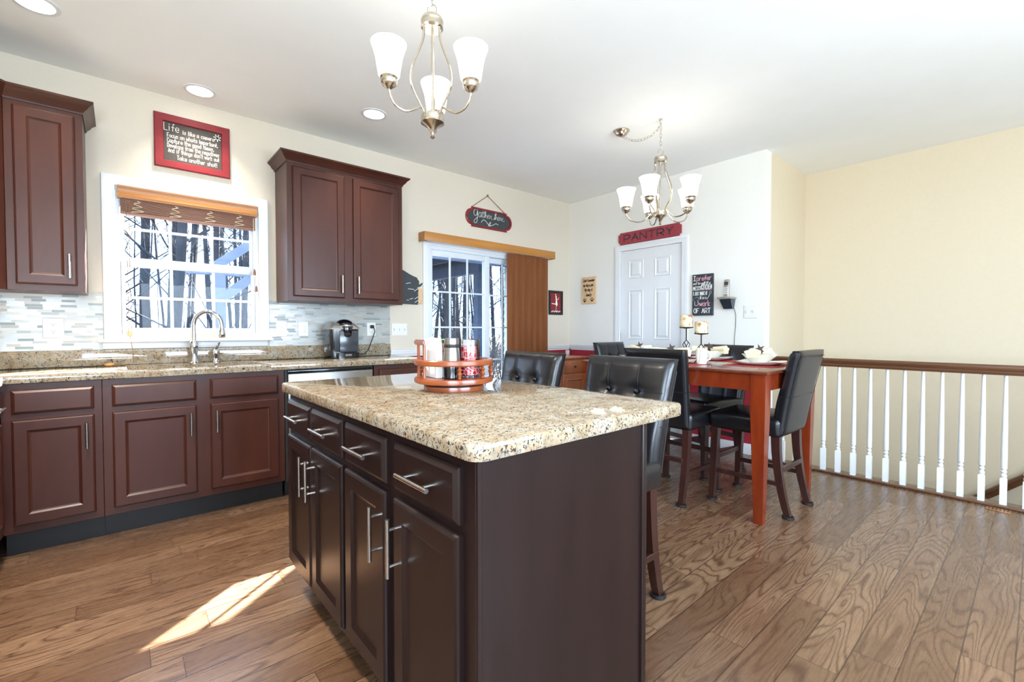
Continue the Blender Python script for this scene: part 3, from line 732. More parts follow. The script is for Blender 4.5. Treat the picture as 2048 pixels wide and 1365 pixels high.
# ================================================================== DINING TABLE
TX0, TX1, TY0, TY1 = 2.785, 3.705, 1.008, 2.375
tb = thing('dining_table', (3.245, 1.69, 0), 'counter-height cherry wood dining table laid with places, beside the railing', 'table')
b = MB()
slab_poly(b, [(TX0, TY0), (TX1, TY0), (TX1, TY1), (TX0, TY1)], .882, .903, .006)
obj('table_top', b, 'cherrytop', tb)
for y in (1.46, 1.92): obj('leaf_seam', MB().box(TX0+.004, TX1-.004, y-.001, y+.001, .9025, .9034), 'slot', tb)
b = MB().box(TX0+.022, TX1-.022, TY0+.022, TY0+.042, .785, .882).box(TX0+.022, TX1-.022, TY1-.042, TY1-.022, .785, .882).box(TX0+.022, TX0+.042, TY0+.042, TY1-.042, .785, .882).box(TX1-.042, TX1-.022, TY0+.042, TY1-.042, .785, .882)
obj('apron', b, 'cherry', tb)
for sx in (0, 1):
    for sy in (0, 1):
        x = TX0+.016 if not sx else TX1-.016; y = TY0+.016 if not sy else TY1-.016
        s1, s2 = (1 if not sx else -1), (1 if not sy else -1)
        def sq(o, wd, z): 
            p = [(x+s1*o, y+s2*o), (x+s1*(o+wd), y+s2*o), (x+s1*(o+wd), y+s2*(o+wd)), (x+s1*o, y+s2*(o+wd))]
            return [(a, c, z) for a, c in p]
        b = MB().loft([sq(.012, .050, 0), sq(.0, .085, .70), sq(0, .085, .881)])
        es = [e for e in b.b.edges if abs(e.verts[0].co.z-e.verts[1].co.z) > .1]
        bmesh.ops.bevel(b.b, geom=es, offset=.004, segments=2, affect='EDGES')
        obj('leg', b, 'cherry', tb)
TZ = .9034
def rotpts(pts, c, a): return [(c[0]+x*cos(a)-y*sin(a), c[1]+x*sin(a)+y*cos(a)) for x, y in pts]
def place_setting(c, a, where, mug=None, big=False):
    # placemat, charger plate, square bowl, napkin with star ring, mug
    p = rotpts([(-.225, -.155), (.225, -.155), (.225, .155), (-.225, .155)], c, a)
    obj('placemat', MB().loft([[(x, y, TZ+.0004) for x, y in p], [(x, y, TZ+.003) for x, y in p]]), 'mat', None, 'red woven placemat '+where, 'placemat', 'placemats on the dining table')
    def sqr(rad, z, lift=0, n=32, pw=4.0):
        out = []
        for k in range(n):
            t = 2*pi*k/n; rr = rad/((abs(cos(t))**pw+abs(sin(t))**pw)**(1/pw)); l = lift*(rr/rad-1)/.19
            q = rotpts([(rr*cos(t), rr*sin(t))], c, a)[0]; out.append((q[0], q[1], z+l))
        return out
    z = TZ+.0035
    b = MB().loft([sqr(.07, z), sqr(.11, z+.004), sqr(.145, z+.016, .008), sqr(.148, z+.019, .008), sqr(.144, z+.019, .008), sqr(.108, z+.009), sqr(.05, z+.007)])
    obj('dinner_plate', b, 'china', None, 'square white dinner plate '+where, 'plate', 'plates on the dining table')
    z += .0095
    b = MB().loft([sqr(.04, z), sqr(.045, z+.004), sqr(.075, z+.030, .006), sqr(.098, z+.048, .016), sqr(.096, z+.050, .016), sqr(.072, z+.033, .006), sqr(.04, z+.010), sqr(.01, z+.008)])
    obj('bowl', b, 'china', None, 'square white bowl with flared corners '+where, 'bowl', 'bowls on the dining table')
    z += .052
    nk = thing('napkin', (c[0], c[1], z), 'cream napkin with a star ring '+where, 'napkin', 'napkins on the dining table')
    rings = []
    for k in range(15):
        t = -1+2*k/14; rx = .013+.034*abs(t)**1.3; rz_ = .013+.018*abs(t)**.9
        rg = []
        for i in range(20):
            th = 2*pi*i/20; f = 1+.16*sin(5*th+1.3*k*.2)
            q = rotpts([(t*.128, rx*f*cos(th))], c, a)[0]; rg.append((q[0], q[1], z+.024+rz_*f*sin(th)-.006*abs(t)))
        rings.append(rg)
    obj('cloth', MB().loft(rings), 'napkin', nk)
    b = MB(); R = []
    for t in (-.010, .010): R.append([(*rotpts([(t, .017*cos(2*pi*i/16))], c, a)[0], z+.024+.017*sin(2*pi*i/16)) for i in range(16)])
    b.loft(R); ring = obj('napkin_ring', b, 'star', nk)
    st = MB(); out = []
    for k in range(10):
        rr = .036 if k % 2 == 0 else .013; th = pi/2+k*pi/5+.3; out.append((rr*cos(th), rr*sin(th)))
    vd = Vector((-c[0], -c[1], 0)).normalized(); sdv = Vector((-vd.y, vd.x, 0))
    Ms = lambda u, v, d: (c[0]+sdv.x*u+vd.x*(.020+d), c[1]+sdv.y*u+vd.y*(.020+d), z+.045+v)
    st.prism(out, Ms, 0, .005); obj('star', st, 'star', ring)
    if mug:
        m = thing('mug', (mug[0], mug[1], TZ), 'white mug with thin grey stripes '+where, 'mug', 'mugs on the dining table')
        z = TZ+.0035
        obj('cup', MB().lathe([(.030, 0), (.034, .004), (.037, .05), (.035, .105), (.033, .108), (.032, .105), (.033, .05), (.030, .008)], (mug[0], mug[1], z), 24), 'china', m)
        b = MB()
        for k in range(10):
            th = 2*pi*k/10; b.tube([(mug[0]+rr*cos(th+.12*q), mug[1]+rr*sin(th+.12*q), z+h) for q, (rr, h) in enumerate([(.0345, .008), (.0373, .05), (.0355, .103)])], .0009, 5)
        obj('stripe', b, 'paleink', m)
        rv = Vector((mug[0]*.0+.757, -.653, 0))
        obj('mug_handle', MB().tube([(mug[0]+rv.x*q, mug[1]+rv.y*q, z+h) for q, h in ((.034, .088), (.055, .085), (.063, .06), (.058, .035), (.036, .022))], .0055, 8), 'china', m)
place_setting((3.30, 1.245), 0, 'at the near end of the dining table', (3.045, 1.525))
place_setting((2.985, 1.72), pi/2, 'on the island side of the dining table', None)
place_setting((3.53, 1.70), pi/2, 'on the far side of the dining table', None)
place_setting((3.30, 2.19), 0, 'at the far end of the dining table', (3.13, 2.03))
obj('table_runner', MB().box(3.11, 3.36, 1.42, 2.00, TZ+.0002, TZ+.002), 'table_runner', None, 'patterned grey and cream mat under the candle holders at the middle of the table', 'table runner')
def candle_holder(x, y, ztop, h, r, lab, lab2):
    t = thing('candle_holder', (x, y, TZ), lab, 'candle holder', 'iron candle holders on the table'); zb = TZ+.002
    zt = ztop-h-.006
    obj('drip_plate', MB().lathe([(.006, -.006), (r+.002, 0), (r+.006, .006), (r+.004, .007), (r, .003), (.002, .002)], (x, y, zt), 24), 'iron', t)
    zk = zb+(zt-zb)*.50
    b = MB().tube([(x, y, zt-.004), (x, y, zk+.030)], .0048, 8).tube([(x, y, zk-.030), (x, y, zb+.055)], .0048, 8)
    obj('stem', b, 'iron', t)
    b = MB()
    for k in range(4):
        a = k*pi/2
        b.tube([(x+.026*sin(pi*q/8)*cos(a+1.6*q/8), y+.026*sin(pi*q/8)*sin(a+1.6*q/8), zk-.034+.068*q/8) for q in range(9)], .0028, 6)
    obj('twisted_basket', b, 'iron', t)
    for k in range(3):
        a = k*2*pi/3+.4
        obj('foot', MB().tube([(x, y, zb+.060), (x+.012*cos(a), y+.012*sin(a), zb+.045), (x+.034*cos(a), y+.034*sin(a), zb+.016), (x+.050*cos(a), y+.050*sin(a), zb+.004)], [.005, .005, .0045, .004], 8), 'iron', t)
    cd = thing('candle', (x, y, zt+.003), lab2, 'candle', 'candles on the table')
    obj('wax', MB().lathe([(r-.003, 0), (r, .003), (r, h-.004), (r-.004, h), (r-.012, h-.006), (.001, h-.008)], (x, y, zt+.0035), 28), 'wax', cd)
    obj('wick', MB().tube([(x, y, ztop-.014), (x+.002, y, ztop+.004)], .0012, 5), 'slot', cd)
candle_holder(3.30, 1.776, 1.259, .095, .047, 'taller twisted iron candle holder, left of the pair on the dining table', 'botanical pillar candle on the taller iron holder')
candle_holder(3.14, 1.577, 1.206, .087, .044, 'shorter twisted iron candle holder, right of the pair on the dining table', 'botanical pillar candle on the shorter iron holder')

# ================================================================== RAILING
rl = thing('stair_railing', (4.30, 0, 0), 'white balusters under a dark brown handrail guarding the stairwell', 'railing')
yA, yB = PY-.003, -1.6
prof = [(-.030, .852), (.030, .852), (.032, .868), (.026, .876), (.033, .890), (.031, .906), (.018, .917), (-.018, .917), (-.031, .906), (-.033, .890), (-.026, .876), (-.032, .868)]
obj('handrail', MB().loft([[(4.30+a, yA, z) for a, z in prof], [(4.30+a, yB, z) for a, z in prof]]), 'handrail', rl)
obj('bottom_rail', MB().box(4.246, 4.366, yB, yA, .0005, .016, .005), 'handrail', rl)
def baluster(y):
    b = MB(); x = 4.30; hs = .0165
    sq = lambda z, k: [(x+sx*k, y+sy*k, z) for sx, sy in ((-1, -1), (1, -1), (1, 1), (-1, 1))]
    b.loft([sq(.016, hs), sq(.183, hs), sq(.190, hs*.75)])
    b.lathe([(.0125, .190), (.0155, .198), (.0160, .204), (.0125, .212), (.0105, .218), (.0150, .226), (.0155, .231), (.0110, .237), (.0118, .246), (.0160, .25), (.0165, .30), (.0150, .50), (.0115, .72), (.0095, .853)], (x, y, 0), 14)
    return b
for k in range(31):
    y = 1.527-.0993*k
    obj('baluster', baluster(y), 'balw', rl, ang=40)
hr = thing('stair_handrail', (5.33, .2, -.2), 'dark wooden handrail sloping down along the stairwell wall', 'handrail')
pts = [(5.325, -.9, .86), (5.325, 1.55, -1.36)]
prof = [(-.028, -.045), (.028, -.045), (.026, -.012), (.032, .01), (.024, .035), (-.024, .035), (-.032, .01), (-.026, -.012)]
obj('rail', MB().loft([[(p[0]+a, p[1], p[2]+z) for a, z in prof] for p in pts]), 'handrail', hr)
for y in (-.6, .5, 1.4): z = .86-.906*(y+.9); obj('bracket', MB().tube([(SX-.002, y, z-.11), (5.33, y, z-.09), (5.325, y, z-.045)], .007, 8), 'brass', hr)
fr = thing('floor_register', (4.195, .152, 0), 'small copper-coloured floor register by the foot of the railing', 'floor vent')
obj('register_plate', MB().box(4.163, 4.233, .098, .208, .0005, .005, .002), 'brass', fr)
for k in range(6): y = .108+k*.0165; obj('slot', MB().box(4.172, 4.224, y, y+.006, .0048, .0054), 'slot', fr)

# ================================================================== CHANDELIERS
def chandelier(c, zf, narms, R, hgt, zcup, a0, up, labs, grp, k, chain_pts, hook=None):
    x0, y0 = c
    ch = thing('chandelier', (x0, y0, zf), labs, 'chandelier', grp)
    zb = zf+.055*k; zt = zf+hgt
    obj('finial', MB().lathe([(.002, 0), (.010*k, .008*k), (.005*k, .016*k), (.009*k, .026*k), (.020*k, .045*k), (.046*k, .062*k), (.044*k, .068*k), (.046*k, .078*k), (.044*k, .092*k), (.036*k, .096*k)], (x0, y0, zf), 28), 'warmnickel', ch)
    obj('top_hub', MB().lathe([(.034*k, -.062*k), (.043*k, -.055*k), (.041*k, -.040*k), (.044*k, -.030*k), (.038*k, -.016*k), (.012*k, -.006*k), (.006, 0)], (x0, y0, zt), 28), 'warmnickel', ch)
    obj('centre_rod', MB().tube([(x0, y0, zf+.09*k), (x0, y0, zt-.05*k)], .0055, 10), 'warmnickel', ch)
    for i in range(narms):
        a = a0+2*pi*i/narms; ca, sa = cos(a), sin(a)
        P = lambda r_, z: (x0+r_*ca, y0+r_*sa, z)
        H = zt-.06*k-(zf+.09*k)
        rib = [(.030*k, zf+.09*k), (.050*k, zf+.09*k+H*.10), (.082*k, zf+.09*k+H*.26), (.089*k, zf+.09*k+H*.38), (.078*k, zf+.09*k+H*.54), (.054*k, zf+.09*k+H*.72), (.037*k, zf+.09*k+H*.87), (.034*k, zt-.058*k)]
        # smooth
        pts = []
        for q in range(len(rib)-1):
            p0, p1, p2, p3 = rib[max(q-1, 0)], rib[q], rib[q+1], rib[min(q+2, len(rib)-1)]
            for s_ in range(4):
                t = s_/4
                f = lambda A, B, C, D: .5*((2*B)+(-A+C)*t+(2*A-5*B+4*C-D)*t*t+(-A+3*B-3*C+D)*t**3)
                pts.append((f(p0[0], p1[0], p2[0], p3[0]), f(p0[1], p1[1], p2[1], p3[1])))
        pts.append(rib[-1])
        obj('cage_rib', MB().tube([P(r_, z) for r_, z in pts], .0052, 8), 'warmnickel', ch)
        r1, z1 = .046*k, max(zcup-.035, zf+.09*k+.012); dR = R-r1; zl = zcup-.075
        kn_ = [(r1, z1), (r1+.30*dR, zl+.012), (r1+.55*dR, zl), (r1+.82*dR, zl+.014), (r1+.97*dR, zl+.048), (R, zcup-.004)]
        arm = []
        for q in range(len(kn_)-1):
            p0, p1, p2, p3 = kn_[max(q-1, 0)], kn_[q], kn_[q+1], kn_[min(q+2, len(kn_)-1)]
            for s_ in range(5):
                t = s_/5; f = lambda A, B, C, D: .5*((2*B)+(-A+C)*t+(2*A-5*B+4*C-D)*t*t+(-A+3*B-3*C+D)*t**3)
                arm.append(P(f(p0[0], p1[0], p2[0], p3[0]), f(p0[1], p1[1], p2[1], p3[1])))
        arm.append(P(R, zcup))
        am = obj('arm', MB().tube(arm, .0050, 8), 'warmnickel', ch)
        obj('socket_cup', MB().lathe([(.006, -.006), (.014, 0), (.030, .012), (.034, .022), (.033, .034), (.037, .040), (.036, .048), (.012, .050)], P(R, zcup), 20), 'warmnickel', am)
        prof = [(.036, .044), (.046, .050), (.052, .085), (.058, .125), (.066, .155), (.074, .178), (.078, .190), (.0755, .191), (.064, .158), (.054, .12), (.048, .085), (.040, .055), (.006, .052)]
        kk = .94
        obj('glass_shade', MB().lathe([(r_*kk*1.0, .044+(h_-.044)*kk) for r_, h_ in prof], P(R, zcup), 26), 'shade', am)
    b = MB()
    for pa in chain_pts:
        # links along a polyline
        L = [Vector(p) for p in pa]; seg = []; step = .026
        tot = [0]
        for u_, v_ in zip(L, L[1:]): tot.append(tot[-1]+(v_-u_).length)
        n = max(1, int(tot[-1]/step))
        def at(d):
            for q in range(len(L)-1):
                if d <= tot[q+1] or q == len(L)-2: return L[q].lerp(L[q+1], (d-tot[q])/(tot[q+1]-tot[q]))
        for q in range(n):
            p, p2 = at(q*tot[-1]/n), at((q+1)*tot[-1]/n); d = (p2-p).normalized()
            sd_ = d.cross(Vector((.37, .61, .7) if q % 2 else (.7, -.4, .2))).normalized(); m_ = (p+p2)/2; hl = (p2-p).length*.62
            b.tube([m_+d*hl*cos(t)+sd_*.0085*sin(t) for t in [2*pi*z_/10 for z_ in range(11)]], .0018, 5, False)
    obj('chain', b, 'warmnickel', ch)
    obj('hanging_loop', MB().tube([Vector((x0, y0, zt+.018))+Vector((.757*.020*sin(t), -.653*.020*sin(t), .024*cos(t))) for t in [2*pi*q/16 for q in range(17)]], .0022, 6, False), 'warmnickel', ch)
    return ch
th = math.atan2(1.45, .87)
c1 = chandelier((1.06, 1.768), 1.984, 3, .196, .545, 2.150, th-radians(5), 0, 'three-light brushed nickel chandelier hanging over the island', 'chandeliers', 1.12, [[(1.06, 1.768, 2.565), (1.06, 1.768, 2.725)]])
obj('canopy', MB().lathe([(.012, -.03), (.05, -.018), (.062, -.004), (.062, 0)], (1.06, 1.768, CH-.001), 28), 'warmnickel', c1)
tw = Vector((-3.127, -1.902, 0)).normalized(); rt = Vector((sin(radians(49.25)), -cos(radians(49.25)), 0))
az = math.atan2(*( (tw*cos(radians(-20))+rt*sin(radians(-20))).yx ))
sw = [(3.073+(3.127-3.073)*t, 2.221+(1.902-2.221)*t, 2.70-.02*t-.36*t*(1-t)*.75) for t in [i/10 for i in range(11)]]
sw[-1] = (3.127, 1.902, 2.705)
c2 = chandelier((3.127, 1.902), 1.940, 5, .252, .533, 2.052, az, 0, 'five-light brushed nickel chandelier with a swagged chain over the dining table', 'chandeliers', 1.12, [[(3.127, 1.902, 2.515), (3.127, 1.902, 2.715)], sw])
obj('canopy', MB().lathe([(.012, -.045), (.045, -.030), (.064, -.006), (.064, 0)], (3.073, 2.221, CH-.001), 28), 'warmnickel', c2)
obj('ceiling_hook', MB().lathe([(.003, -.035), (.008, -.025), (.012, -.006), (.012, 0)], (3.127, 1.902, CH-.001), 14), 'warmnickel', c2)
# recessed lights
for (x, y, lab) in ((-.29, 3.235, 'recessed ceiling light at the upper left corner'), (.43, 3.69, 'recessed ceiling light above the sink window'), (1.448, 3.243, 'recessed ceiling light above the counter beside the island chandelier')):
    t = thing('recessed_light', (x, y, CH), lab, 'ceiling light', 'recessed ceiling lights')
    obj('trim_ring', MB().lathe([(.072, -.001), (.073, -.006), (.092, -.004), (.094, -.0005)], (x, y, CH), 32), 'white', t)
    obj('lens', MB().lathe([(.001, -.004), (.074, -.005), (.074, -.001), (.001, -.001)], (x, y, CH), 32), 'led', t)
    lamp('recessed_lamp', 'AREA', 6, (1, .90, .76), (x, y, CH-.012), size=.13, target=(x, y, 0), spread=radians(95))
for (x, y, e_) in ((-.25, 2.1, 42), (-.3, -.1, 14), (2.3, -.6, 12), (2.6, -1.9, 12), (.4, -1.6, 12)):  # unseen lamps without fixtures, added along the ceiling as warm fill
    lamp('recessed_lamp', 'AREA', e_, (1, .90, .76), (x, y, CH-.012), size=.15, target=(x, y, 0), spread=radians(120))

# ================================================================== WALL PIECES
# red framed chalkboard over the window
cb = thing('framed_chalkboard', (.41, WY, 2.25), 'chalkboard in a wide red wooden frame above the sink window', 'wall sign')
Mw = FY(WY-.001)
obj('frame', MB().frame(Mw, .193, .632, 2.252, 2.615, [(0, 0), (0, .014), (.006, .020), (.048, .018), (.052, .010), (.052, 0)]), 'redpaint', cb)
obj('board', MB().box(.240, .585, WY-.009, WY-.002, 2.300, 2.567), 'chalk', cb)
b = MB(); Mc = FY(WY-.009); wd = .0030
text(b, Mc, 'Life', .248, 2.506, .050, wd, .082); text(b, Mc, 'is like a camera', .352, 2.501, .027, wd, .185)
text(b, Mc, "Focus on whats important,", .265, 2.462, .028, wd, .295); text(b, Mc, 'Capture the good times,', .265, 2.428, .028, wd, .270)
text(b, Mc, 'Develope from the negatives', .265, 2.394, .028, wd, .300); text(b, Mc, "And if things don't work out", .270, 2.360, .028, wd, .295)
text(b, Mc, 'Take another shot!', .318, 2.318, .029, wd, .235)
obj('lettering', b, 'chalkw', cb)
b = MB(); b.prism([(.555+.012*cos(q*pi/6), 2.532+.010*sin(q*pi/6)) for q in range(12)], Mc, 0, .0015)
for q in range(7): a = q*2*pi/7+.3; b.stroke(Mc, [(.555, 2.530), (.555+.022*cos(a), 2.530+.024*sin(a))], .005, 0, .0015)
obj('chalk_drawing', b, 'chalkw', cb)
# gather here sign
gs = thing('hanging_sign', (3.05, WY, 2.23), 'rounded chalkboard sign with a red rim hung from twine above the sliding door', 'wall sign')
def plaque(x0, x1, z0, z1, n=10):
    h = (z1-z0)/2; zc = (z0+z1)/2; r_ = h*.80; pts = []
    for k in range(n+1): a = -pi/2+pi*k/n; pts.append((x1-.072+.0+.115*cos(a)*1.0*.62+.0, zc+r_*sin(a)))
    R = [(x1-.075, z0)]+[(x1-.075, zc-r_)]+pts+[(x1-.075, zc+r_), (x1-.075, z1)]
    Lp = [(x0+x1-u, 2*zc-v) for u, v in R]
    return R+Lp
outer = plaque(2.735, 3.365, 2.232, 2.440)
def shrink(p, k):
    cx_ = sum(q[0] for q in p)/len(p); cz_ = sum(q[1] for q in p)/len(p)
    return [(u+(k if u < cx_ else -k), v+(k if v < cz_ else -k)) for u, v in p]
inn = shrink(outer, .022)
b = MB(); R0 = [[Mw(u, v, d) for u, v in P_] for P_, d in ((outer, 0), (outer, .012), (shrink(outer, .006), .018), (shrink(outer, .018), .016), (inn, .008), (inn, 0))]
b.loft(R0+[R0[0]], False, False); obj('rim', b, 'redpaint', gs)
obj('board', MB().prism(inn, Mw, .001, .007), 'slate', gs)
b = MB(); Mg = FY(WY-.008)
def curve(pts, n=6):
    out = []
    for q in range(len(pts)-1):
        p0, p1, p2, p3 = pts[max(q-1, 0)], pts[q], pts[q+1], pts[min(q+2, len(pts)-1)]
        for s_ in range(n):
            t = s_/n; f = lambda A, B, C, D: .5*((2*B)+(-A+C)*t+(2*A-5*B+4*C-D)*t*t+(-A+3*B-3*C+D)*t**3)
            out.append((f(p0[0], p1[0], p2[0], p3[0]), f(p0[1], p1[1], p2[1], p3[1])))
    return out+[pts[-1]]
def scr(pts, x, z, k): b.stroke(Mg, [(x+u*k, z+v*k) for u, v in curve(pts, 4)], .0055, 0, .0015)
k = .011
scr([(5, 8.5), (3, 9.5), (.8, 7.5), (.6, 4.5), (2.2, 3), (4, 4.5), (5, 8), (4.8, 2), (4, -2.5), (2, -4), (.6, -2.5), (2, -.5), (5, 2)], 2.835, 2.318, k)
scr([(9.3, 6.5), (7.5, 7), (6.2, 4.5), (7, 2.4), (8.8, 3.5), (9.4, 6.6), (9.6, 3), (10.8, 3)], 2.835, 2.318, k)
scr([(11.6, 9.5), (11.2, 4), (11.8, 2.6), (13, 3.4)], 2.835, 2.318, k); scr([(10.2, 7), (13.4, 7.4)], 2.835, 2.318, k)
scr([(13.2, 3.2), (15, 8.5), (14.4, 10), (13.7, 7.5), (13.8, 2.8), (15, 5.6), (16.2, 5.2), (16.4, 2.8), (17.2, 3)], 2.835, 2.318, k)
scr([(17.2, 4.2), (19, 5), (18.6, 6.2), (17.4, 5), (17.8, 3), (19.6, 3), (20.4, 5.6), (21.2, 5), (21.8, 5.4), (21.6, 3), (22.8, 2.4)], 2.835, 2.318, k)
scr([(25, 2.6), (28, 8.6), (27.6, 10), (26.6, 8), (26.6, 2.8), (28, 5.6), (29, 5.2), (29.2, 2.8), (30.2, 3.4), (32, 5), (31.4, 6.2), (30.2, 5), (30.6, 3), (32.4, 3), (33.2, 5.8), (34.2, 5.2), (34.4, 3), (35.4, 3.6), (36.8, 5), (36.2, 6), (35.2, 4.8), (35.6, 3), (37, 2.6), (38.6, 3.4)], 2.835, 2.318, k)
scr([(9.5, -2.2), (12, .4), (15, -.6), (18, -3.2), (21, -4), (24.5, -2.6), (27.5, -1), (30.5, -2)], 2.835, 2.318, k)
scr([(18, -4.8), (20, -.6)], 2.835, 2.318, k); scr([(19.6, -5), (21, -.8)], 2.835, 2.318, k)
obj('lettering', b, 'chalkw', gs)
obj('twine', MB().tube([(2.815, WY-.012, 2.437), (3.026, WY-.006, 2.588)], .0035, 6).tube([(3.026, WY-.006, 2.588), (3.265, WY-.012, 2.437)], .0035, 6).sphere((3.026, WY-.008, 2.590), .013, (1, .6, 1), 8), 'rope', gs)
# state-shaped chalkboard
ws = thing('state_shaped_chalkboard', (2.0, WY, 1.39), 'dark chalkboard cut in a state outline, between the wall cabinet and sliding door', 'wall sign')
out = [(1.858, 1.67), (1.905, 1.69), (1.95, 1.715), (1.975, 1.745), (1.992, 1.735), (2.0, 1.712), (2.03, 1.700), (2.08, 1.675), (2.13, 1.655), (2.165, 1.645), (2.175, 1.625), (2.19, 1.610), (2.185, 1.592), (2.196, 1.575), (2.183, 1.560), (2.190, 1.535), (2.172, 1.500), (2.176, 1.44), (2.172, 1.386), (2.02, 1.388), (1.935, 1.40), (1.915, 1.43), (1.885, 1.47), (1.878, 1.52), (1.86, 1.56)]
obj('board', MB().prism(out, Mw, .0, .012), 'slate', ws)
obj('peninsula', MB().prism([(2.186, 1.548), (2.200, 1.556), (2.224, 1.588), (2.226, 1.600), (2.210, 1.592), (2.196, 1.572)], Mw, .002, .012), 'slate', ws)
b = MB(); Mq = FY(WY-.013)
for (x, z, l, sl) in ((2.05, 1.580, .045, .01), (2.07, 1.532, .06, -.002), (2.135, 1.515, .05, .03), (2.085, 1.435, .035, .01), (2.055, 1.425, .02, .0), (2.14, 1.44, .05, .03), (2.14, 1.405, .045, .03), (2.17, 1.548, .04, .012)):
    b.stroke(Mq, [(x, z), (x+l, z+sl)], .004, 0, .001)
obj('chalk_marks', b, 'chalkw', ws)
obj('wood_panel', MB().box(2.178, 2.222, WY-.014, WY-.002, 1.396, 1.545, .002, 1), 'plywood', None, 'small tan wooden board beside the sliding door frame', 'wall sign')
# chef picture
cp = thing('framed_picture', (4.08, WY, 1.33), 'small black-framed red picture of a waiter figure, right of the brown vertical blind', 'picture')
obj('frame', MB().frame(Mw, 3.962, 4.205, 1.331, 1.627, [(0, 0), (0, .016), (.006, .018), (.028, .014), (.030, .008), (.030, 0)]), 'ink', cp)
obj('picture', MB().box(3.990, 4.177, WY-.008, WY-.002, 1.359, 1.599), 'redpaint', cp)
b = MB(); Mp = FY(WY-.008)
b.prism([(4.070, 1.578), (4.092, 1.565), (4.082, 1.592)], Mp, 0, .001); b.prism([(4.078, 1.565), (4.098, 1.562), (4.100, 1.53), (4.112, 1.48), (4.116, 1.455), (4.098, 1.435), (4.078, 1.460), (4.086, 1.51)], Mp, 0, .001)
b.stroke(Mp, [(4.015, 1.468), (4.085, 1.462)], .008, 0, .001); b.stroke(Mp, [(4.100, 1.525), (4.125, 1.520), (4.140, 1.545)], .006, 0, .001); b.stroke(Mp, [(4.095, 1.44), (4.088, 1.40), (4.095, 1.37)], .004, 0, .001)
for q in range(8):
    for r_ in (0, 1):
        if (q+r_) % 2 == 0: b.prism([(4.005+q*.02, 1.363+r_*.009), (4.025+q*.02, 1.363+r_*.009), (4.025+q*.02, 1.372+r_*.009), (4.005+q*.02, 1.372+r_*.009)], Mp, 0, .001)
obj('waiter_figure', b, 'chalkw', cp)
# PANTRY sign over the door
ps = thing('pantry_sign', (PX, 2.77, 2.12), 'red wooden sign reading PANTRY above the white pantry door', 'wall sign')
MP = FX(PX-.001); u0, u1, v0, v1 = -3.162, -2.398, 2.108, 2.240; q = .022
obj('board', MB().prism([(u0+q, v0), (u1-q, v0), (u1-q*.9, v0+q*.9), (u1, v0+q), (u1, v1-q), (u1-q*.9, v1-q*.9), (u1-q, v1), (u0+q, v1), (u0+q*.9, v1-q*.9), (u0, v1-q), (u0, v0+q), (u0+q*.9, v0+q*.9)], MP, 0, .018), 'barnred', ps)
obj('lettering', text(MB(), MP, 'PANTRY', u0+.075, v0+.030, .072, .011, .60, d0=.018, d1=.0195), 'paleink', ps)
# dog plaque
dp = thing('dog_plaque', (PX, 3.6, 1.46), 'pale wooden plaque with black script and two paw prints, left of the pantry door', 'wall sign')
obj('board', MB().box(PX-.019, PX-.001, 3.492, 3.705, 1.462, 1.790, .002, 1), 'plywood', dp)
b = MB(); MQ = FX(PX-.019); wd = .0048
text(b, MQ, "I don't consider", -3.690, 1.732, .030, wd, .18, .25); text(b, MQ, 'my dog a pet..', -3.680, 1.675, .030, wd, .165, .25); text(b, MQ, 'My dog is', -3.660, 1.618, .032, wd, .12, .25); text(b, MQ, 'family', -3.640, 1.555, .036, wd, .085, .25)
obj('lettering', b, 'ink', dp)
b = MB()
for u, z in ((-3.660, 1.495), (-3.545, 1.500)):
    b.prism([(u+.016*cos(t), z+.012*sin(t)) for t in [i*pi/6 for i in range(12)]], MQ, 0, .001)
    for q in range(4): a = pi*(.15+.7*q/3); uu, zz = u+.024*cos(a), z+.004+.024*sin(a); b.prism([(uu+.006*cos(t), zz+.008*sin(t)) for t in [i*pi/4 for i in range(8)]], MQ, 0, .001)
obj('paw_print', b, 'ink', dp)
# messy kitchen sign
ms = thing('kitchen_slogan_sign', (PX, 2.16, 1.28), 'tall dark board with white and pink chalk lettering, right of the pantry door', 'wall sign')
y0_, y1_, z0_, z1_ = 2.062, 2.268, 1.285, 1.690
obj('board', MB().box(PX-.026, PX-.001, y0_, y1_, z0_, z1_, .001, 1), 'navy', ms)
MS = FX(PX-.026); U = -y1_; wd = .0052
b = MB(); text(b, MS, 'I', U+.014, 1.628, .046, wd, .02); text(b, MS, 'not to call it a', U+.010, 1.590, .024, .0042, .17, .35)
text(b, MS, 'MESSY', U+.010, 1.535, .036, wd, .078); text(b, MS, 'KITCHEN', U+.094, 1.540, .044, wd, .102)
text(b, MS, 'I JUST THINK OF', U+.010, 1.485, .032, .0042, .145); text(b, MS, 'it as a', U+.080, 1.446, .030, .0042, .065); text(b, MS, 'OF ART', U+.018, 1.310, .045, wd*1.15, .165)
obj('white_lettering', b, 'chalkw', ms); b = MB()
b.stroke(MS, curve([(U+.012, 1.432), (U+.006, 1.442), (U+.016, 1.456), (U+.034, 1.460), (U+.050, 1.465), (U+.068, 1.455), (U+.066, 1.440), (U+.058, 1.432), (U+.062, 1.392), (U+.030, 1.386), (U+.024, 1.424), (U+.012, 1.432)]), .004, 0, .0015)
obj('chef_hat_drawing', b, 'chalkw', ms); b = MB()
b.stroke(MS, [(U+.152, 1.44), (U+.178, 1.49)], .004, 0, .0015); b.stroke(MS, curve([(U+.178, 1.49), (U+.172, 1.505), (U+.186, 1.518), (U+.194, 1.505), (U+.178, 1.49)]), .0035, 0, .0015)
obj('spoon_drawing', b, 'chalkw', ms)
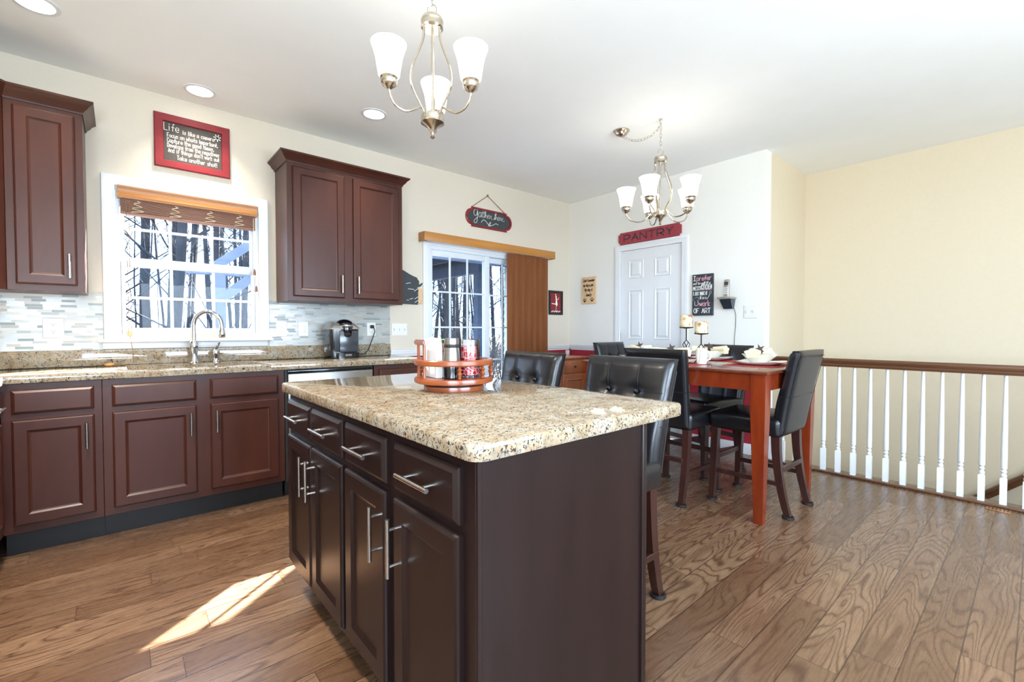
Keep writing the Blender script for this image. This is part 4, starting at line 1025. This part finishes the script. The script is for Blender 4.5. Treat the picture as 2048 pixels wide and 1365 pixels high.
b = MB(); text(b, MS, 'prefer', U+.046, 1.628, .046, .0066, .145); text(b, MS, 'work', U+.075, 1.378, .050, .0066, .105); b.stroke(MS, curve([(U+.095, 1.528), (U+.14, 1.534), (U+.195, 1.530)]), .003, 0, .0015)
obj('pink_lettering', b, 'chalkp', ms)
# phone on a wall cradle
ph = thing('cordless_phone', (PX-.06, 1.9, 1.44), 'silver cordless phone handset standing in the wall cradle', 'phone')
b = MB(); R = []
for z, wd, tk, dx in ((1.452, .044, .026, 0), (1.50, .046, .026, .003), (1.56, .046, .025, .008), (1.605, .044, .022, .012), (1.612, .034, .014, .013)):
    R.append([(PX-.085+dx+sx*tk/2, 1.905+sy*wd/2, z) for sx, sy in ((-1, -.8), (-.8, -1), (.8, -1), (1, -.8), (1, .8), (.8, 1), (-.8, 1), (-1, .8))])
obj('handset', b.loft(R), 'silver', ph)
obj('screen', MB().box(PX-.0965, PX-.090, 1.888, 1.922, 1.560, 1.588), 'greyplastic', ph)
for r_ in range(4):
    for q in range(3): obj('key', MB().box(PX-.1000, PX-.094, 1.886+q*.014, 1.896+q*.014, 1.475+r_*.017, 1.485+r_*.017, .001, 1), 'plastic', ph)
pc = thing('phone_cradle', (PX, 1.9, 1.35), 'grey plastic phone cradle bracket on the wall right of the slogan sign', 'phone cradle')
obj('tray', MB().box(PX-.135, PX-.002, 1.845, 1.975, 1.428, 1.450, .008), 'silver', pc)
b = MB().loft([[(PX-.002, 1.87, 1.34), (PX-.040, 1.87, 1.34), (PX-.040, 1.95, 1.34), (PX-.002, 1.95, 1.34)], [(PX-.002, 1.858, 1.427), (PX-.105, 1.858, 1.427), (PX-.105, 1.962, 1.427), (PX-.002, 1.962, 1.427)]])
obj('bracket', b, 'greyplastic', pc)
obj('phone_wire', MB().tube([(PX-.004, 1.868, 1.345), (PX-.005, 1.850, 1.28), (PX-.004, 1.852, 1.18), (PX-.005, 1.862, 1.08), (PX-.004, 1.862, .966)], .002, 6), 'paleink', pc)
# outlets and switches
def plate(M, u0, u1, v0, v1, lab, kind, n=1, nm='outlet_plate', cat='outlet'):
    uc_, vc = (u0+u1)/2, (v0+v1)/2
    p = M(uc_, v0, 0); t = thing(nm, p, lab, cat, 'outlet and switch plates')
    obj('cover_plate', MB().rects(M, u0, u1, v0, v1, [(0, .0005), (0, .003), (.003, .006)]), 'plastic', t)
    if kind == 'outlet':
        for z in (vc-.022, vc+.022):
            o = obj('receptacle', MB().prism([(uc_+.0165*cos(a), z+.0145*sin(a)) for a in [i*pi/8 for i in range(16)]], M, .006, .0085), 'plastic', t)
            b = MB()
            for du, h_ in ((-.006, .008), (.006, .007)): b.box(*sorted((M(uc_+du-.001, z, 0)[0], M(uc_+du+.001, z, 0)[0])), *sorted((M(0, z, .0082)[1], M(0, z, .0088)[1])), z-.002, z+h_-.002) if M(0, 0, 0)[0] != M(0, 0, 1)[0] or True else None
            b.prism([(uc_+.0025*cos(a), z-.008+.0025*sin(a)) for a in [i*pi/4 for i in range(8)]], M, .0082, .0088)
            obj('slot', b, 'slot', o)
    else:
        for q in range(n):
            u = u0+(u1-u0)*(q+.5)/n
            if kind == 'rocker': obj('rocker', MB().rects(M, u-.016, u+.016, vc-.033, vc+.033, [(0, .006), (0, .008), (.003, .0095)]), 'plastic', t)
            else: obj('toggle', MB().rects(M, u-.005, u+.005, vc-.012, vc+.012, [(0, .006), (.001, .010), (.002, .018)]), 'plastic', t)
    return t
Mt = FY(WY-.009)
plate(Mt, -.352, -.258, 1.092, 1.215, 'white double outlet plate on the tile left of the sink window', 'outlet')
plate(Mt, .928, 1.006, 1.090, 1.208, 'white outlet plate on the tile just right of the sink window', 'outlet')
plate(Mt, 1.090, 1.168, 1.092, 1.210, 'white switch plate on the tile left of the coffee maker', 'rocker', 1, 'switch_plate', 'switch')
plate(Mt, 1.664, 1.746, 1.088, 1.208, 'white outlet plate with the coffee maker plug in it', 'outlet')
plate(Mw, 1.902, 2.062, 1.088, 1.206, 'white triple switch plate between the tile and the sliding door', 'toggle', 3, 'switch_plate', 'switch')
plate(FX(PX-.001), -1.780, -1.664, 1.250, 1.368, 'white double switch plate at the outer end of the pantry wall', 'toggle', 2, 'switch_plate', 'switch')
nl = thing('night_light', (4.29, WY, .83), 'small white plug-in light low on the red corner wall', 'night light')
obj('plug_body', MB().box(4.262, 4.318, WY-.03, WY-.001, .825, .888, .006), 'plastic', nl)

# ================================================================== COUNTER ITEMS
fc = thing('kitchen_faucet', (.384, 3.79, .9145), 'tall chrome gooseneck faucet behind the sink', 'faucet')
fy_ = 3.79; z0 = .9145
obj('faucet_body', MB().lathe([(.030, 0), (.030, .006), (.024, .012), (.019, .05), (.023, .10), (.026, .135), (.022, .150), (.016, .156)], (.384, fy_, z0), 24), 'chrome', fc)
pts = [(.384, fy_, z0+.15), (.384, fy_, z0+.26)]
dirx, diry = .93, -.36
for i in range(13): a = pi-pi*i/12*1.02; pts.append((.384+dirx*(.083+.083*cos(a)), fy_+diry*(.083+.083*cos(a)), z0+.26+.095*sin(a)))
pts.append((.384+dirx*.168, fy_+diry*.168, z0+.235))
obj('spout', MB().tube(pts, .0135, 14), 'chrome', fc)
e = pts[-1]
obj('spray_head', MB().lathe([(.018, -.060), (.021, -.052), (.020, -.020), (.0155, 0), (.0155, .012)], e, 18), 'chrome', fc)
fl = thing('faucet_lever', (.512, 3.80, .9145), 'short chrome single-lever faucet handle right of the gooseneck spout', 'faucet handle')
obj('lever_base', MB().lathe([(.026, 0), (.026, .006), (.020, .012), (.018, .04), (.024, .062), (.022, .080), (.010, .092), (.003, .096)], (.512, 3.80, z0), 22), 'chrome', fl)
obj('lever', MB().tube([(.512, 3.80, z0+.088), (.520, 3.785, z0+.115), (.532, 3.77, z0+.145)], [.008, .009, .006], 10), 'chrome', fl)
# coffee maker
km = thing('coffee_maker', (1.38, 3.76, .9145), 'black pod coffee maker with a silver collar on the counter', 'coffee maker')
z0 = .9145; kx0, kx1, ky0, ky1 = 1.262, 1.500, 3.66, 3.875
def rr(x0, x1, y0, y1, z, r_=.03):
    out = []
    for (x, y, a0) in ((x0+r_, y0+r_, pi), (x1-r_, y0+r_, 1.5*pi), (x1-r_, y1-r_, 0), (x0+r_, y1-r_, .5*pi)):
        for q in range(5): a = a0+q*pi/8; out.append((x+r_*cos(a), y+r_*sin(a), z))
    return out
obj('housing', MB().loft([rr(kx0+.012, kx1-.012, ky0+.01, ky1, z0+.003), rr(kx0+.010, kx1-.010, ky0+.008, ky1, z0+.04), rr(kx0, kx1, ky0+.004, ky1, z0+.235)]), 'black', km)
obj('front_panel', MB().box(kx0+.070, kx1-.014, ky0-.003, ky0+.006, z0+.05, z0+.222, .004), 'greyplastic', km)
obj('silver_collar', MB().loft([rr(kx0-.004, kx1+.004, ky0-.004, ky1+.002, z0+.2355), rr(kx0-.002, kx1+.002, ky0-.002, ky1, z0+.246), rr(kx0+.03, kx1-.03, ky0+.03, ky1-.02, z0+.285)]), 'silver', km)
hx, hy = 1.398, ky0+.035
obj('brew_head', MB().lathe([(.040, .0), (.048, .01), (.052, .05), (.056, .085), (.050, .10)], (hx, hy, z0+.170), 26), 'black', km)
obj('chrome_band', MB().lathe([(.057, 0), (.060, .004), (.059, .010), (.050, .014)], (hx, hy, z0+.256), 26), 'chrome', km)
b = MB(); b.sphere((hx-.005, hy+.03, z0+.270), .075, (.92, 1.15, .62), 16)
b.b.verts.ensure_lookup_table()
for v in b.b.verts: v.co.z = max(v.co.z, z0+.262)
obj('lid', b, 'black', km)
obj('drip_tray', MB().loft([rr(kx0+.045, kx1-.012, ky0-.03, ky0+.02, z0+.001, .02), rr(kx0+.045, kx1-.012, ky0-.03, ky0+.02, z0+.045, .02)]), 'black', km)
b = MB(); text(b, FY(ky0-.031), 'KEURIG', 1.368, z0+.020, .012, .0018, .050); obj('logo_lettering', b, 'silver', km)
obj('power_cord', MB().tube([(kx1-.005, 3.84, z0+.05), (1.55, 3.82, z0+.022), (1.60, 3.81, z0+.02), (1.64, 3.83, z0+.05), (1.70, 3.865, z0+.16), (1.722, 3.87, z0+.215), (1.718, 3.885, z0+.250), (1.706, 3.893, z0+.262)], .0042, 8), 'rubber', km)
obj('plug', MB().box(1.690, 1.722, 3.880, 3.9015, z0+.243, z0+.272, .005), 'rubber', km)
# lazy susan on the island
LZ = .9155; lx, ly = .962, 1.455
ls = thing('lazy_susan', (lx, ly, LZ), 'round honey-coloured wooden turntable caddy with a railed rim, on the island', 'lazy susan')
obj('base_ring', MB().lathe([(.112, 0), (.114, .004), (.112, .018), (.105, .020)], (lx, ly, LZ), 40), 'susan', ls)
obj('bearing', MB().lathe([(.106, .0205), (.108, .0275)], (lx, ly, LZ), 40), 'toe', ls)
obj('tray', MB().lathe([(.138, .028), (.147, .031), (.149, .040), (.147, .048), (.140, .050), (.001, .050)], (lx, ly, LZ), 48), 'susan', ls)
b = MB(); prof = [(.128, .100), (.130, .096), (.146, .096), (.149, .100), (.149, .113), (.146, .117), (.130, .117), (.128, .113)]
R = [[(lx+r_*cos(2*pi*q/48), ly+r_*sin(2*pi*q/48), LZ+h) for q in range(48)] for r_, h in prof]; b.loft(R+[R[0]], False, False); obj('rim_rail', b, 'susan', ls)
base = math.atan2(-ly, -lx)
for q in range(9):
    a = base+radians(8)+q*2*pi/9
    if 5.0 < (a-base) < 6.0: continue
    obj('spindle', MB().lathe([(.005, .050), (.007, .054), (.005, .058), (.0095, .070), (.006, .076), (.0095, .084), (.005, .091), (.007, .096)], (lx+.139*cos(a), ly+.139*sin(a), LZ), 12), 'susan', ls)
vd = Vector((cos(base), sin(base), 0)); rv = Vector((-vd.y, vd.x, 0))   # toward viewer, viewer's right
for (rr_, f) in ((-.106, .082), (-.130, .030)):
    p = Vector((lx, ly, 0))+rv*rr_+vd*f
    obj('napkin_post', MB().tube([(p.x, p.y, LZ+.049), (p.x, p.y, LZ+.172)], .0055, 10), 'susan', ls)
pA = Vector((lx, ly, 0))+rv*-.097+vd*.100; pB = Vector((lx, ly, 0))+rv*-.139+vd*.010
dv = (pB-pA).normalized(); nv = Vector((-dv.y, dv.x, 0))*.011
q4 = [pA+nv, pB+nv, pB-nv, pA-nv]
b = MB().loft([[(p.x, p.y, LZ+.171) for p in q4], [(p.x, p.y, LZ+.190) for p in q4]]); bmesh.ops.bevel(b.b, geom=list(b.b.edges), offset=.004, segments=2, affect='EDGES'); obj('napkin_bar', b, 'susan', ls)
# napkins, tumbler, candle jar, pepper mill
for k in range(6):
    d1 = (dv*-1); n1 = Vector((-d1.y, d1.x, 0))
    c0 = Vector((lx, ly, 0))+rv*-.080+vd*.030+n1*.0042*(k-2)*(1 if n1.dot(rv) > 0 else -1)
    fan = .0017*k
    pl_ = []
    for (t, z, l) in ((-.055, .0515, 0), (.060, .0515, 0), (.060, .150, .2), (.052, .185+fan, 1), (-.048, .190+fan, 1), (-.055, .15, .2)):
        pl_.append((t, z, l))
    q1 = [c0+d1*t for t, z, l in pl_]
    b = MB().loft([[(p.x-n1.x*.001, p.y-n1.y*.001, LZ+z) for p, (t, z, l) in zip(q1, pl_)], [(p.x+n1.x*.0012, p.y+n1.y*.0012, LZ+z) for p, (t, z, l) in zip(q1, pl_)]])
    obj('paper_napkin', b, 'paper', None, 'white paper napkin standing in the stack held by the wooden turntable caddy', 'napkin', 'paper napkins in the caddy')
def onsus(r_, f): p = Vector((lx, ly, 0))+rv*r_+vd*f; return (p.x, p.y, LZ+.0503)
tm = onsus(-.008, .098); t = thing('travel_tumbler', tm, 'steel travel tumbler with a black lower half, in the turntable caddy', 'tumbler')
obj('grip_base', MB().lathe([(.026, 0), (.030, .004), (.031, .04), (.0305, .052)], tm, 26), 'black', t)
obj('steel_body', MB().lathe([(.0305, .0525), (.0300, .075), (.0275, .105), (.0265, .112)], tm, 26), 'steel', t)
obj('rubber_band', MB().lathe([(.0265, .1122), (.0272, .114), (.0272, .122), (.0262, .124)], tm, 26), 'rubber', t)
obj('cap', MB().lathe([(.0260, .1242), (.0262, .140), (.0255, .145), (.022, .146), (.001, .144)], tm, 26), 'steel', t)
cj = onsus(.055, .036); t = thing('candle_jar', cj, 'glass candle jar filled with red wax in the turntable caddy', 'candle')
obj('glass_jar', MB().lathe([(.036, 0), (.040, .004), (.0415, .05), (.0415, .138), (.0400, .139), (.0395, .05), (.037, .007), (.001, .006)], cj, 30), 'jarglass', t)
obj('wax', MB().lathe([(.034, .0075), (.0385, .010), (.0388, .112), (.036, .114), (.001, .113)], cj, 30), 'redwax', t)
pm = onsus(-.050, .015); t = thing('pepper_mill', pm, 'small wooden pepper mill behind the steel tumbler in the caddy', 'pepper mill')
obj('mill_body', MB().lathe([(.020, 0), (.021, .01), (.013, .045), (.017, .075), (.019, .088), (.016, .092)], pm, 18), 'susan', t)
obj('mill_head', MB().lathe([(.012, .0922), (.018, .10), (.018, .118), (.010, .126), (.001, .127)], pm, 18), 'slat', t)
hs = onsus(-.03, -.075); t = thing('herb_sprig', hs, 'sprig of small green leaves behind the napkins in the caddy', 'plant')
obj('pot', MB().lathe([(.018, 0), (.024, .05), (.022, .05), (.018, .04), (.001, .04)], hs, 16), 'plywood', t)
for k in range(9):
    a = k*2.4; rr_ = .010+.004*(k % 4); h_ = .085+.012*(k % 5)
    p0 = Vector(hs)+Vector((0, 0, .04)); p1 = Vector(hs)+Vector((rr_*cos(a), rr_*sin(a), h_))
    obj('stem', MB().tube([p0, p1], .0012, 5).sphere((p1.x+.006*cos(a), p1.y+.006*sin(a), p1.z+.004), .010, (1, .8, .35), 8), 'green', t)
# corner chest under the chair rail
cc = thing('corner_cabinet', (3.93, 3.68, 0), 'small orange wooden cabinet in the corner beneath the red wall', 'cabinet')
obj('cabinet_top', MB().box(3.675, 4.160, 3.440, 3.812, .815, .838, .005), 'maple', cc)
obj('cabinet_body', MB().box(3.698, 4.140, 3.465, 3.808, .05, .814, .002, 1), 'maple', cc)
Mk = FY(3.465)
for x in (3.71, 4.095):
    for y in (3.475, 3.765): obj('foot', MB().box(x, x+.035, y, y+.035, 0, .05), 'maple', cc)
d = obj('drawer', MB().rects(Mk, 3.725, 4.115, .655, .795, [(0, 0), (0, .008), (.006, .012)]), 'maple', cc)
obj('knob', MB().sphere((3.92, 3.443, .725), .012, (1.6, 1, .8), 10), 'iron', d)
d = obj('door', MB().rects(Mk, 3.725, 4.115, .09, .640, [(0, 0), (0, .010), (.004, .014), (.050, .014), (.056, .020), (.064, .020), (.072, .010)]), 'maple', cc)
obj('knob', MB().sphere((3.745, 3.443, .40), .010, (1, 1, 1), 10), 'iron', d)

# ================================================================== OUTDOORS
S('ground', MB().box(-60, 90, 4.07, 120, -.9, -.6).box(-60, 90, -90, -2.75, -.9, -.6).box(-60, -1.2, -2.75, 4.07, -.9, -.6), 'leaflitter')
ud = thing('upper_deck', (3, 5.3, 0), 'grey timber upper deck with posts and braces outside the sliding door', 'deck')
UZ = 2.14
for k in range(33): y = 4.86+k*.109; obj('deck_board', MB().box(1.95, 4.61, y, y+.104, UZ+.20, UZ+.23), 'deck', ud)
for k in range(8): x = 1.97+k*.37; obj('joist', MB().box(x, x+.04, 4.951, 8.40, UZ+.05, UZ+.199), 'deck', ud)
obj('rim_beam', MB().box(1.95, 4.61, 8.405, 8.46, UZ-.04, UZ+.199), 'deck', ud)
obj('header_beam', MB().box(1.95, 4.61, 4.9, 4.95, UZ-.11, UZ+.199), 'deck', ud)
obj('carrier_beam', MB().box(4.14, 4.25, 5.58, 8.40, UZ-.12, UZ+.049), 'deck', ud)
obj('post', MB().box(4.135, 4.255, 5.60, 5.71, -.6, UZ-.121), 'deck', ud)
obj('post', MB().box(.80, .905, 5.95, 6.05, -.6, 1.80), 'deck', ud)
def beam(x0, z0, x1, z1, y0, y1, h):
    d = Vector((x1-x0, z1-z0)).normalized(); n = Vector((-d.y, d.x))*h/2
    p = [(x0+n.x, z0+n.y), (x1+n.x, z1+n.y), (x1-n.x, z1-n.y), (x0-n.x, z0-n.y)]
    return MB().loft([[(x, y0, z) for x, z in p], [(x, y1, z) for x, z in p]])
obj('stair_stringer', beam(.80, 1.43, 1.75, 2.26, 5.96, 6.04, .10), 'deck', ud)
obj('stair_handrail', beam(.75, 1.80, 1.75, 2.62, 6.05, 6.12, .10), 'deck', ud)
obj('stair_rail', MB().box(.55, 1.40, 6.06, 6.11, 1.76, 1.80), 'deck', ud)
S('wall_siding', MB().box(4.62, 4.85, 4.075, 5.55, -.6, 5.0), 'siding')
b = MB()
for k in range(30): b.loft([[(4.60, y, -.5+k*.115) for y in (4.08, 5.54)]+[(4.62, y, -.5+k*.115) for y in (5.54, 4.08)], [(4.617, y, -.5+k*.115+.113) for y in (4.08, 5.54)]+[(4.62, y, -.5+k*.115+.113) for y in (5.54, 4.08)]])
S('trim_5', b, 'siding')
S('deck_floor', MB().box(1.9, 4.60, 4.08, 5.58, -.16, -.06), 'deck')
# bare winter trees: a few shapes, copied
def tree_mesh(seed, H, r0, m):
    rd = random.Random(seed); b = MB()
    def branch(p, d, L, r, lvl):
        n = 5 if lvl == 0 else 3; pts = [p]; rad = [r]; q = p.copy(); dd_ = d.copy()
        for i in range(n):
            dd_ = (dd_+Vector((rd.uniform(-1, 1), rd.uniform(-1, 1), rd.uniform(-.3, .5)))*(.05 if lvl == 0 else .16)).normalized()
            q = q+dd_*L/n; pts.append(q.copy()); rad.append(r*(1-.8*(i+1)/n) if lvl else r*(1-.75*(i+1)/n))
        b.tube(pts, rad, 7 if lvl == 0 else 4 if lvl == 1 else 3, lvl == 0)
        if lvl >= 3: return
        nb = (16, 6, 3)[lvl]
        for k in range(nb):
            t = rd.uniform(.10 if lvl == 0 else .2, .98); i = min(int(t*n), n-1); pp = pts[i].lerp(pts[i+1], t*n-i)
            a = rd.uniform(0, 2*pi); up = rd.uniform(.35, 1.1)
            nd = (Vector((cos(a), sin(a), up))).normalized()
            branch(pp, nd, L*rd.uniform(.16, .32)*(1.25-.5*t) if lvl == 0 else L*rd.uniform(.35, .6), rad[i]*(.28 if lvl == 0 else .5)*rd.uniform(.7, 1), lvl+1)
    branch(Vector((0, 0, 0)), Vector((0, 0, 1)), H, r0, 0)
    return b
tl = 'tall bare grey tree trunk with fine branches in the woods outside'
protos = []
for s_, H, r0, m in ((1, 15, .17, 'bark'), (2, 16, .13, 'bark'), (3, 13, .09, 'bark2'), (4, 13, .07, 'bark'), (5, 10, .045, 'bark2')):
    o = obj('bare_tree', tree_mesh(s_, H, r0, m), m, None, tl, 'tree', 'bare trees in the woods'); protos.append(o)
rt_ = random.Random(11); used = [False]*5; cnt = 0; tries = 0
while cnt < 165 and tries < 6000:
    tries += 1
    if cnt >= 125: a = radians(rt_.choice((rt_.uniform(63, 77), rt_.uniform(63, 77), rt_.uniform(101, 118))))
    elif cnt % 2 == 0:
        a = radians(rt_.uniform(76, 102)); 
    else: a = radians(rt_.uniform(44, 64))
    d = (10.5+34*rt_.random()**1.1) if cnt % 2 == 0 else (10.5+34*rt_.random()**1.1)
    x, y = d*cos(a), d*sin(a)
    if y < 6.9: continue
    # leave the sun's path to the door and window clear
    s1 = abs((x-2.3)*sd.y-(y-3.92)*sd.x)/sqrt(sd.x**2+sd.y**2); s2 = abs((x-.2)*sd.y-(y-3.92)*sd.x)/sqrt(sd.x**2+sd.y**2)
    if (s1 < 2.4 or s2 < 1.6) and a < radians(60): continue
    k = rt_.choices(range(5), (.10, .20, .25, .25, .20))[0]
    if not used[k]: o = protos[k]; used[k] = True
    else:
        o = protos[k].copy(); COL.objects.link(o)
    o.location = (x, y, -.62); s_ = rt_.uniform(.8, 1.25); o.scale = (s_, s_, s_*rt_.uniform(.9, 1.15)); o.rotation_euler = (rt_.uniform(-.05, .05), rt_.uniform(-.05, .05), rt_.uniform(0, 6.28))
    cnt += 1
b = MB(); rb_ = random.Random(5)
for k in range(3000):
    a = radians(rb_.uniform(74, 104) if k % 2 else rb_.uniform(46, 64)); d = 9.5+22*rb_.random(); x, y = d*cos(a), d*sin(a)
    if y < 7.4: continue
    L = rb_.uniform(.6, 2.2); tx, ty = rb_.uniform(-.6, .6), rb_.uniform(-.6, .6)
    b.tube([(x, y, -.62), (x+tx*L*.4, y+ty*L*.4, -.62+L*.6), (x+tx*L, y+ty*L, -.62+L)], [.012, .008, .003], 3, False)
obj('undergrowth', b, 'brush', None, 'tangle of dry grey undergrowth between the trees outside', 'undergrowth', kind='stuff', flat=True)
